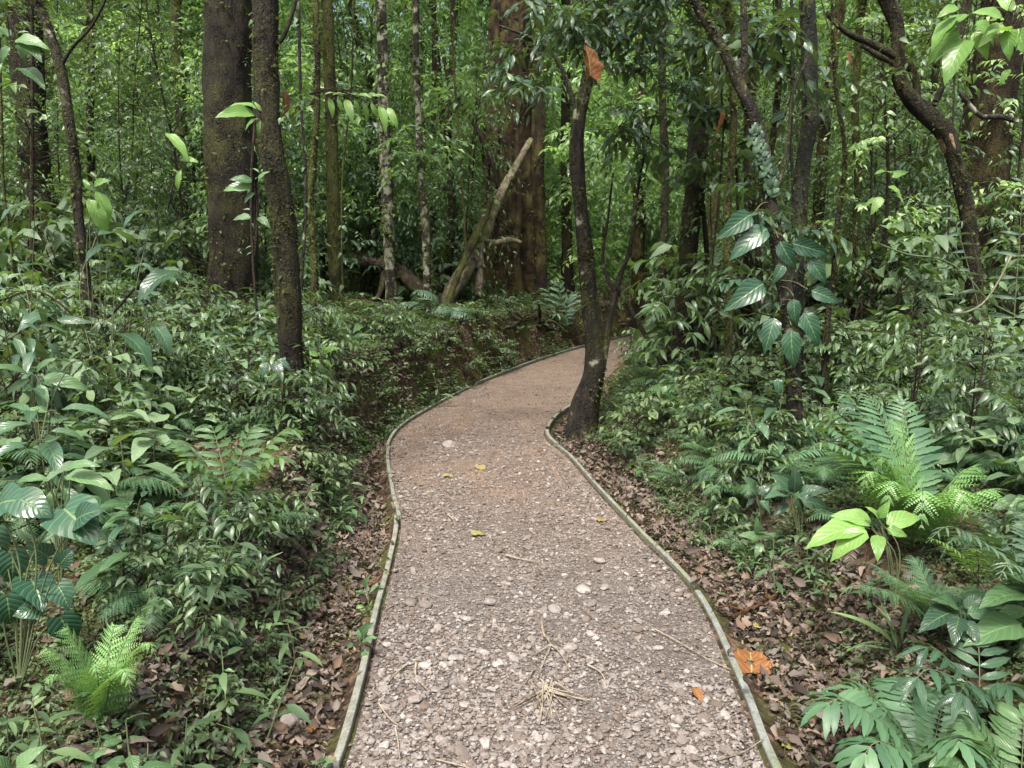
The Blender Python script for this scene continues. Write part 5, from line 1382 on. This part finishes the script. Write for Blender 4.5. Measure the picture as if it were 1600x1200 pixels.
hero_leaves("broadleaf_plant", "dull green plant with large netted leaves at the right edge", (1640, 1010),
          [(1610, 930, 1542, 925), (1612, 950, 1550, 965), (1605, 975, 1525, 985), (1620, 965, 1595, 1000), (1615, 930, 1590, 890)], T_OVB, M_BROAD)
hero_leaves("broadleaf_plant", "dark broad-leaved plant with ribbed leaves behind the lime-green plant", (1250, 850),
          [(1240, 775, 1245, 735), (1242, 775, 1290, 760), (1238, 778, 1262, 800), (1236, 775, 1200, 768), (1240, 770, 1215, 742), (1235, 785, 1210, 800), (1245, 780, 1300, 790)], T_OVB, M_DARK)
hero_leaves("broadleaf_plant", "dark-leaved seedling pair left of the ribbed dark plant", (1190, 830), [(1182, 772, 1172, 745), (1182, 775, 1205, 755), (1180, 778, 1165, 790), (1185, 780, 1205, 798)], T_OVB, M_DARK)
hero_leaves("seedling", "light green seedling with toothed leaves low on the right bank's foot", (1200, 880), [(1190, 842, 1160, 832), (1190, 840, 1182, 815), (1194, 842, 1222, 832), (1192, 846, 1180, 868), (1196, 846, 1218, 862)], T_OVB, M_BROAD)
hero_leaves("seedling", "pair of small ribbed leaves at the very near left of the litter", (30, 1260), [(20, 1205, 62, 1165), (18, 1205, -20, 1180), (24, 1210, 70, 1205)], T_OVB, M_BROAD)
hero_leaves("vine_plant", "climbing vine with big drooping glossy leaves on the vine-wrapped tree", (1232, 600),
          [(1212, 490, 1196, 545, -.12, -.2), (1236, 508, 1238, 572, -.14, -.2), (1252, 482, 1282, 536, -.12, -.2), (1240, 462, 1242, 506, -.1, -.15), (1205, 352, 1146, 392, -.1, -.2), (1216, 372, 1240, 418, -.12, -.2), (1232, 378, 1292, 396, -.1, -.2),
           (1262, 452, 1312, 470, -.1, -.18), (1200, 438, 1142, 476, -.08, -.2), (1226, 408, 1210, 440, -.12, -.16), (1215, 588, 1218, 618, -.1, -.14), (1180, 330, 1130, 365, -.1, -.2), (1262, 400, 1290, 440, -.1, -.18)],
          T_OVB, M_VINE, cat="vine", Y=5.3, face=0.85)
hero_leaves("leafy_branch", "bright backlit leafy branch hanging at the top beside the crooked dark tree", (1520, -60),
          [(1500, 22, 1452, 62), (1505, 40, 1448, 92), (1512, 55, 1478, 110), (1500, 10, 1470, 18), (1520, 30, 1560, 60), (1508, 0, 1530, -30), (1510, 62, 1500, 96), (1515, 20, 1475, 40), (1520, 45, 1545, 85)], T_OVB, M_BRIGHT, cat="branch", Y=5.4, stalk=1, stemm=B_TWIG)
hero_leaves("leafy_branch", "bright leafy branch in front of the stout mossy brown tree", (1620, -40),
          [(1570, 30, 1532, 10), (1572, 35, 1535, 62), (1580, 40, 1572, 85), (1590, 40, 1600, 80), (1585, 20, 1560, -10), (1580, 105, 1562, 128), (1580, 50, 1545, 40)], T_OVB, M_BRIGHT, cat="branch", Y=5.2, stalk=1, stemm=B_TWIG)
hero_leaves("leafy_branch", "yellow-green spray of thin leaves arching over the narrow mossy tree", (470, 150),
          [(500 + 13 * i, 150 + 0.004 * (i * 13) ** 2 * 0.35, 508 + 14 * i, 172 + 0.002 * (i * 13) ** 2 + 6 * (i % 2)) for i in range(9)] + [(505 + 13 * i, 150, 520 + 14 * i, 140 + i) for i in range(7)], T_LAB, M_BRIGHT, cat="branch", Y=6.5, stalk=1, stemm=B_TWIG)
hero_leaves("leafy_branch", "spray of yellow-green leaves against the thick dark tree", (412, 190),
          [(405, 172, 358, 152), (404, 180, 352, 166), (406, 184, 378, 196), (402, 170, 380, 156), (408, 186, 400, 210), (410, 176, 398, 158)], T_LAB, M_BRIGHT, cat="branch", Y=5.3, stalk=1, stemm=B_TWIG)
hero_leaves("leafy_branch", "broad pale-edged leaves on a twig in front of the thick dark tree's lower trunk", (398, 400),
          [(398, 285, 362, 274), (398, 292, 350, 290), (402, 285, 414, 265), (400, 300, 380, 312), (396, 340, 364, 338), (402, 338, 420, 350)], T_OVB, M_BROAD, cat="branch", Y=5.1, stalk=1, stemm=B_TWIG)
hero_leaves("aroid_plant", "plant with big dark paddle leaves held flat behind the leaning grey sapling", (170, 600),
          [(196, 388, 122, 372, 0, -.3), (284, 425, 206, 436, .1, -.25), (150, 370, 215, 350, .1, .4), (240, 332, 182, 330, .2, .0), (236, 505, 275, 540), (180, 520, 250, 545)], T_BIG, M_DARK, Y=4.9, face=0.12, stem_r=0.0035)
hero_leaves("aroid_plant", "plant with dark paddle leaves at the far left below the dark ragged tree", (40, 640),
          [(55, 322, -12, 318, 0, -.2), (95, 492, 25, 486, .1, -.2), (60, 470, 120, 500, 0, .1), (20, 545, 70, 520), (30, 420, 90, 400, .1, .3)], T_BIG, M_DARK, Y=4.9, face=0.12, stem_r=0.0035)
hero_leaves("aroid_plant", "plant with two glowing lime leaves hanging by the leaning grey sapling", (150, 560),
          [(136, 308, 172, 360, -.1, -.15), (150, 296, 178, 348, -.05, -.1), (146, 292, 162, 276), (140, 300, 132, 276)], T_BIG, M_BRIGHT, Y=5.6, face=0.6, stem_r=0.004)
hero_leaves("broadleaf_plant", "plant with long light green leaves spreading over ferns on the left bank", (70, 760),
          [(60, 588, 130, 598), (55, 585, 75, 555), (50, 588, -10, 560), (62, 595, 70, 640), (108, 570, 115, 545), (50, 590, 10, 610)], T_LAB, M_BROAD)
hero_leaves("climbing_plant", "climbing plant with large heart-shaped leaves at the left edge of the bank", (30, 1080),
          [(18, 865, 22, 918), (48, 905, 70, 940), (90, 915, 110, 950), (95, 880, 112, 858), (30, 780, 75, 800), (-5, 790, 30, 770), (100, 795, 145, 835), (10, 930, 18, 985), (95, 965, 120, 1010), (60, 950, 20, 960), (120, 812, 148, 790), (75, 870, 45, 850), (-10, 830, -2, 880)], T_HE, M_VINE, face=0.75)
hero_leaves("climbing_plant", "bright heart-leaved plant sprouting over the dark hollow on the left bank", (95, 930),
          [(70, 752, -10, 800), (80, 750, 20, 742), (95, 745, 160, 740), (95, 758, 130, 800), (85, 760, 70, 800), (110, 745, 180, 770), (100, 735, 140, 715)], T_LAB, M_BROAD, face=0.4)
hero_fern("fern", "pair of light yellow-green fern fronds low on the left bank", (160, 1130), [(95, 995, .0), (58, 1030, -.05), (150, 1060, -.15), (228, 978, .1), (205, 1082, -.2), (246, 1030, -.1), (185, 985, .1), (70, 1075, -.15)], 18, T_PINW, 46, M_FERNB, rise=0.26)
hero_fern("fern", "dull narrow fern frond lying below the light fronds on the left bank", (140, 1120), [(215, 1098, -.1), (130, 1088, -.15)], 22, T_SW, 22, M_FERN)
hero_fern("glossy_fern", "lush mid-green fern with broad leaflets on the left bank before the slender tree", (360, 790),
          [(275, 690, -.05), (295, 720, -.2), (330, 668, .15), (395, 668, .15), (455, 672, .1), (380, 730, -.25), (440, 715, -.1), (255, 755, -.2)], 10, T_PIW, 40, M_BROAD, prof='flat', ang=1.25)
hero_leaves("broadleaf_plant", "small plant with puckered round leaves at the middle of the left bank", (330, 870), [(322, 815, 312, 785), (325, 815, 355, 795), (318, 818, 285, 825), (325, 820, 345, 835), (320, 812, 335, 782)], T_OVB, M_BROAD)
hero_leaves("broadleaf_plant", "plant with drooping bluish leaves against the slender tree's trunk", (425, 640), [(420, 562, 405, 590), (428, 562, 440, 590), (430, 560, 455, 575), (418, 562, 398, 560)], T_OVB, M_DARK, Y=5.3)
hero_leaves("broadleaf_plant", "fresh green plant to the right of the slender tree on the bank edge", (505, 640), [(500, 555, 478, 548), (502, 553, 525, 540), (500, 560, 482, 580), (504, 560, 520, 575), (503, 550, 508, 536)], T_OVB, M_BRIGHT, Y=6.2)
hero_leaves("seedling", "seedling with broad leaves growing beside the board edging, above the tiny fern", (576, 945), [(572, 925, 570, 902), (574, 928, 594, 912), (570, 928, 556, 922), (574, 930, 576, 946)], T_OVB, M_BROAD)
hero_leaves("seedling", "seedling with pointed leaves pressed against the board edging", (566, 1035), [(560, 1005, 538, 1010), (564, 1003, 584, 992), (562, 1000, 560, 985), (566, 1015, 574, 1035), (560, 995, 575, 975)], T_OVB, M_BROAD)
hero_fern("fern", "tiny fern growing between the litter and the board edging", (575, 965), [(560, 945, 0), (580, 940, 0), (590, 955, 0)], 10, T_SW, 12, M_FERNB)
hero_leaves("seedling", "bright seedling sprouting at the near end of the board edging", (505, 1230), [(500, 1196, 488, 1188), (502, 1196, 515, 1186), (500, 1194, 503, 1182)], T_OVB, M_BROAD)
hero_fern("understory_palm", "pale bluish palm beside the far bend left of the path", (880, 512),
          [(838, 470, 0), (850, 452, .2), (872, 440, .2), (905, 455, .2), (870, 490, -.3), (852, 492, -.3), (905, 478, -.1), (890, 462, .1)], 8, T_PIW, 20, M_PALM, prof='flat', cat="palm")
hero_fern("understory_palm", "silvery drooping palm fronds in front of the crooked dark tree", (1590, 470), [(1440, 372, -.2), (1462, 300, .2), (1600, 250, .1), (1500, 345, -.3)], 14, T_PL, 34, M_PALM, prof='palm', cat="palm", Y=5.0, droop=0.5)
hero_fern("fern", "fern frond hanging from the leaning pole before the giant fluted tree", (838, 205), [(780, 220, -.2), (815, 182, 0), (800, 240, -.3)], 18, T_SW, 22, M_FERN, Y=None) if False else None
for (lab, base, tips, mt) in (
    ("feathery fern beyond the edging on the right by the forked tree", (1085, 650), [(1010, 610, -.2), (1040, 585, .1), (1110, 590, .1), (1060, 655, -.3), (1135, 625, 0)], M_FERN),
    ("dark feathery fern between the forked tree and the vine-wrapped tree", (1150, 680), [(1075, 640, -.1), (1110, 620, .1), (1200, 640, .1), (1130, 700, -.3), (1215, 665, 0)], M_FERN),
    ("broad pale fern spread low right of the leaf litter", (1120, 720), [(1062, 698, -.2), (1085, 675, 0), (1150, 680, .1), (1160, 710, -.1), (1110, 735, -.3)], M_FERN),
    ("fern under the silvery palm on the right bank", (1560, 720), [(1450, 690, -.2), (1480, 650, .1), (1560, 640, .2), (1620, 680, 0)], M_PALM),
    ("fern with pale tips at the far right of the bank", (1590, 640), [(1490, 615, -.1), (1540, 580, .2), (1610, 570, .2), (1530, 640, -.2)], M_FERN),
    ("long-fronded fern hanging over the right bank's dark hollow", (1560, 860), [(1470, 870, -.3), (1600, 780, 0), (1540, 800, .1), (1600, 850, -.3)], M_FERN)):
    hero_fern("fern", lab, base, tips, 20, T_PIN, 30, mt)
hero_leaves("grass_clump", "clump of long arching grass blades on the right bank", (1400, 1020), [(1400, 1015, 1352, 935), (1402, 1015, 1380, 925), (1405, 1015, 1418, 925), (1398, 1015, 1330, 975), (1406, 1015, 1450, 960), (1402, 1012, 1395, 940), (1400, 1018, 1340, 1000)], leaf_tpl(8, 2, 'strap', 0.06, 0.2, 0.8), M_GRASS, cat="grass", stem_r=0.001)
hero_leaves("grass_clump", "clump of grass blades near the bank edge left of the path", (385, 905), [(382, 900, 345, 865), (384, 900, 370, 850), (386, 900, 395, 850), (388, 900, 412, 862), (384, 902, 360, 880)], leaf_tpl(8, 2, 'strap', 0.06, 0.2, 0.8), M_GRASS, cat="grass", stem_r=0.001)

# shingle leaves pressed on the vine-wrapped trunk
m = MB(); S0 = at(1190, 250, 5.3)
for i in range(34):
    t = i / 33; px = 1178 + 32 * t + 7 * math.sin(i * 2.1); py = 195 + 105 * t
    a = at(px, py, 5.33 + 0.02 * rng.random()); h = np.array([0.5 * (-1) ** i + 0.2 * rng.normal(), -0.1, -0.6])
    m.inst(T_HE, frames(h[None], np.array([[0.1 * rng.normal(), -1.0, 0.25]]), np.array([0.058])), (a - S0)[None], None)
o = m.build("climbing_vine", M_DARK); o.location = S0
tag(o, "round shingle leaves overlapping up the crooked stem of the vine-wrapped tree", "vine")

# ---- lianas and thin stems
def vine(label, pts, Y, w, mat, leaves=0, lm=None, size=0.08, group="lianas and thin hanging stems", tpl=T_OV):
    P = np.array([at(p[0], p[1], Y + (p[2] if len(p) > 2 else 0)) for p in pts]); C = catmull(P, 0.05); B = P[0]
    m = MB(); m.tube(C - B, w / 2 * Y / FPX, 6, 0, 0.1)
    if leaves:
        i = rng.integers(1, len(C) - 1, leaves); a = rng.random(leaves) * 6.283
        H = np.stack([np.cos(a), -0.4 + 0 * a, -0.6 + 0.5 * rng.normal(size=leaves)], -1)
        m.inst(tpl, frames(H, np.array([0, -0.5, 0.8]) + rng.normal(0, 0.3, (leaves, 3)), size * (0.7 + 0.6 * rng.random(leaves))), C[i] - B, None, 1)
    o = m.build("liana", [mat, lm or M_BROAD]); o.location = B; tag(o, label, "vine", group)
vine("thin green vine looping across the thicket right of the vine-wrapped tree", [(1370, 380), (1420, 398), (1470, 405), (1510, 430), (1545, 470), (1600, 500)], 5.2, 3, B_STEM, 6)
vine("green vine curling in a hook right of the crooked dark tree", [(1462, 445), (1468, 480), (1500, 490), (1535, 475), (1560, 440), (1580, 400)], 4.9, 3.5, B_STEM, 5)
vine("long thin stem slanting across the right bank's shrubs", [(1120, 470), (1230, 500), (1340, 515), (1450, 525), (1520, 540)], 5.6, 2, B_TWIG, 8)
vine("thin twig crossing above the grooved tree towards the reddish tree", [(1180, 95), (1230, 118), (1290, 150), (1320, 165)], 6.2, 4, B_TWIG, 3)
vine("pale crooked branch reaching from the stout mossy brown tree", [(1590, 190), (1560, 182), (1535, 183), (1515, 165), (1500, 145)], 6.4, 8, B_PALE)
vine("dark forked branch rising beside the crooked dark tree", [(1460, 165), (1475, 130), (1490, 95), (1500, 60), (1510, 10), (1515, -40)], 6.5, 9, B_DARK)
vine("hanging liana between the slender tree and the thick dark tree", [(405, 520), (396, 420), (392, 300), (398, 180), (396, 60), (398, -60)], 7.0, 4, B_TWIG, 14)
vine("hanging liana beside the mossy tree with small leaves", [(538, 500), (534, 380), (536, 260), (548, 150), (552, 30), (552, -60)], 9.0, 3, B_MOSSY, 26, size=0.09)
vine("thin liana hanging left of the giant fluted tree", [(730, 420), (724, 320), (716, 200), (708, 90), (702, -40)], 13, 4, B_MOSSY, 30, size=0.12)
vine("thin liana dropping in front of the tall grooved tree", [(1120, 560), (1112, 440), (1122, 320), (1130, 200), (1122, 80), (1124, -60)], 7.6, 3, B_TWIG, 24, size=0.09)
vine("thin liana hanging over the thicket at the far right", [(1480, 420), (1484, 300), (1490, 160), (1494, 40), (1494, -60)], 7.2, 3, B_DARK, 10)
vine("liana hanging left of the dark ragged tree", [(14, 560), (20, 420), (6, 300), (2, 160), (-4, -20)], 7.0, 4, B_MOSSY, 16, size=0.10)
vine("arched bramble stem over the far left bank", [(0, 470), (60, 455), (120, 500), (150, 560)], 5.3, 3, B_TWIG, 4)
vine("thin straight sapling stem left of the narrow mossy tree", [(470, 560), (472, 430), (478, 300), (470, 150), (466, 0), (464, -60)], 8.0, 5, B_GREY, 18, size=0.10)
vine("thin straight stem rising right of the smooth grey-green tree", [(1232, 560), (1236, 430), (1240, 330), (1236, 210), (1238, 100), (1236, -60)], 7.4, 5, B_SMOOTH, 14, size=0.10)

# ---- dead leaves and twigs one can point at
def dead_leaf(label, a, b, mat, Y=None, tpl=None, lift=0.015, up=0.0, cat="leaf", name="fallen_leaf", w=1.0):
    if Y is None:
        A_, B_ = G(*a), G(*b)
        if xl(A_[1]) < A_[0] < xr(A_[1]):
            A_ = march(a[0], a[1], lambda X, Yy: pathz(Yy)); B_ = march(b[0], b[1], lambda X, Yy: pathz(Yy))
        A_[2] += lift; B_[2] += lift * 0.8 + up; Nn = np.array([0.1, -0.2, 1.0])
    else:
        A_, B_ = at(a[0], a[1], Y), at(b[0], b[1], Y); Nn = np.array([0.75, -0.7, 0.1])
    L = np.linalg.norm(B_ - A_); m = MB()
    m.inst(tpl or T_DL, frames((B_ - A_)[None], Nn[None], np.array([[L * w, L, L]])), np.zeros((1, 3)), np.array([rng.random()]))
    o = m.build(name, mat); o.location = A_; tag(o, label, cat)
T_DL = leaf_tpl(10, 4, 'ovate', 0.5, 0.25, 0.35, 0.03)
T_DW = leaf_tpl(14, 6, 'heart', 0.95, 0.3, 0.3, 0.05, 0.16)
dead_leaf("large curled orange-brown leaf lying beside the worn edging on the right", (1174, 1058), (1172, 1026), M_ORANGE, tpl=T_DW, w=0.85, lift=0.02, up=0.05)
dead_leaf("big orange dead leaf caught in the branches above the forked tree", (922, 118), (920, 62), M_ORANGE, 6.3, T_DW, name="caught_leaf", w=0.8)
dead_leaf("small orange dead leaf hanging near the slender rough-barked tree", (444, 142), (450, 182), M_ORANGE, 5.9, T_DL, name="caught_leaf", w=0.8)
dead_leaf("pale orange leaf caught beside the reddish tree", (1322, 78), (1334, 108), M_ORANGE, 7.0, T_DL, name="caught_leaf", w=1.2)
dead_leaf("long orange-brown leaf hanging left of the vine-wrapped tree's elbow", (1128, 172), (1124, 208), M_ORANGE, 5.6, T_DL, name="caught_leaf", w=0.9)
dead_leaf("yellow-orange leaf lying on the stones near the worn edging", (1084, 1080), (1098, 1100), M_ORANGE, w=0.9)
dead_leaf("lime-yellow leaf in the middle of the path before the dark stone", (735, 838), (764, 834), M_YELLOW)
dead_leaf("small yellow leaf at the middle of the path before the bend", (746, 730), (757, 736), M_YELLOW, w=1.4)
dead_leaf("thin yellow leaf left of the small yellow leaf", (690, 746), (718, 745), M_YELLOW, w=0.7)
dead_leaf("cream leaf lying near the right-hand board edging", (937, 818), (945, 808), M_YELLOW, w=1.0)
dead_leaf("long green-spotted leaf in the litter by the large orange leaf", (1196, 1020), (1232, 1036), M_BROAD)
dead_leaf("broad pink-brown leaf in the litter below the large orange leaf", (1202, 1080), (1240, 1062), M_LITTER, w=1.3)
dead_leaf("dull yellow leaf lying low in the litter at the path's right", (1222, 1172), (1262, 1162), M_YELLOW, w=0.9)
dead_leaf("yellow leaf with dark spots in the left litter above the grey stone", (468, 1002), (492, 992), M_YELLOW, w=1.2)
dead_leaf("small orange leaf standing in the left litter by the grey stone", (487, 1150), (484, 1132), M_ORANGE, w=0.9)
dead_leaf("small yellow leaf in the right litter above the stick", (1180, 985), (1190, 975), M_YELLOW, w=1.2)
dead_leaf("yellow leaf at the edge of the right litter past the board", (1010, 800), (1030, 792), M_YELLOW, w=0.9)
dead_leaf("round cream leaf in the litter under the right bank", (1230, 985), (1236, 997), M_YELLOW, w=1.6)

def path_twig(label, pts, w, group="dry twigs lying on the path"):
    P = np.array([march(p[0], p[1], lambda X, Y: pathz(Y)) for p in pts]); P[:, 2] += 0.012 + path_relief(P[:, 0], P[:, 1])
    C = catmull(P, 0.01); m = MB(); m.tube(C - P[0], w / 2 * P[0, 1] / FPX * np.linspace(1, 0.6, len(C)), 6, 0, 0.1)
    o = m.build("twig", B_STRAW); o.location = P[0]; tag(o, label, "twig", group)
B_STRAW = bark_mat("dry_straw", (170, 154, 130), (250, 236, 206), 0.0, bump=0.2)
path_twig("curved straw-coloured twig on the stones left of the path's middle", [(636, 1042), (618, 1058), (605, 1075)], 4)
path_twig("bent twig to the right of the curved straw-coloured twig", [(650, 1040), (650, 1062), (664, 1080), (672, 1088)], 4)
path_twig("thin twig near the board edging below the curved twigs", [(592, 1104), (610, 1128), (630, 1140)], 3)
path_twig("thin upright twig at the near left of the path", [(618, 1140), (622, 1165), (625, 1192)], 3)
path_twig("long twig lying at the near end of the path", [(680, 1190), (715, 1196), (745, 1204)], 3.5)
path_twig("twig bent beside the dry twig spray on its right", [(918, 1040), (938, 1052), (948, 1072)], 3)
path_twig("straight twig crossing towards the worn edging", [(1022, 985), (1060, 1005), (1100, 1028), (1142, 1048)], 2.5)
path_twig("dark twig above the stony patch", [(790, 868), (815, 874), (840, 880)], 3)
path_twig("thin dark twig by the near left board joint", [(700, 805), (708, 815), (712, 824)], 3)
path_twig("long brown twig reaching from the path over the worn edging", [(1120, 1195), (1160, 1185), (1192, 1166)], 3.5)
# the dry twig spray in the path's middle
m = MB(); B0 = march(846, 1060, lambda X, Y: pathz(Y))
def seg(pts, w):
    P = np.array([march(p[0], p[1], lambda X, Y: pathz(Y)) for p in pts]); P[:, 2] += 0.013 + 0.006 * rng.random() + path_relief(P[:, 0], P[:, 1])
    C = catmull(P, 0.01); m.tube(C - B0, w / 2 * B0[1] / FPX * np.linspace(1, 0.55, len(C)), 5, 0, 0.05)
seg([(846, 975), (850, 995), (860, 1012), (852, 1035), (840, 1065)], 4)
seg([(860, 1012), (875, 1025), (892, 1055)], 3.5); seg([(860, 1012), (840, 1025), (826, 1034)], 3)
for i in range(26):
    a = math.radians(200 + 150 * rng.random()); L = 35 + 35 * rng.random(); x0, y0 = 848 + 12 * rng.normal(), 1075 + 10 * rng.normal()
    seg([(x0, y0), (x0 + L * 0.5 * math.cos(a) + 2, y0 - L * 0.5 * math.sin(a)), (x0 + L * math.cos(a), y0 - L * 0.9 * math.sin(a))], 2.6)
o = m.build("twig_spray", B_STRAW); o.location = B0
tag(o, "dry straw-coloured twig spray lying fanned out in the path's middle", "twig")

hero_leaves("leafy_branch", "dull leafy branch hanging in front of the dark ragged tree", (10, 20),
          [(20, 62, 66, 62), (22, 66, 45, 95), (15, 60, 0, 35), (18, 70, -5, 95), (30, 60, 58, 78), (28, 105, 66, 120), (24, 55, 40, 45)], T_OVB, M_BROAD, cat="branch", Y=5.0, stalk=1, stemm=B_TWIG)
hero_leaves("leafy_branch", "twig with long green-yellow leaves left of the thick dark tree", (262, 330),
          [(255, 205, 296, 234), (285, 280, 274, 262), (280, 250, 300, 245), (284, 262, 272, 294)], T_LAB, M_BRIGHT, cat="branch", Y=6.4, stalk=1, stemm=B_TWIG)
hero_leaves("leafy_branch", "twig with bright leaves against the deep thicket between the vine-wrapped and crooked trees", (1450, 330),
          [(1390, 280, 1420, 262), (1385, 290, 1410, 300), (1395, 272, 1372, 262), (1375, 310, 1350, 318), (1392, 300, 1420, 318), (1380, 305, 1362, 330)], T_OVB, M_BRIGHT, cat="branch", Y=6.2, stalk=1, stemm=B_TWIG)
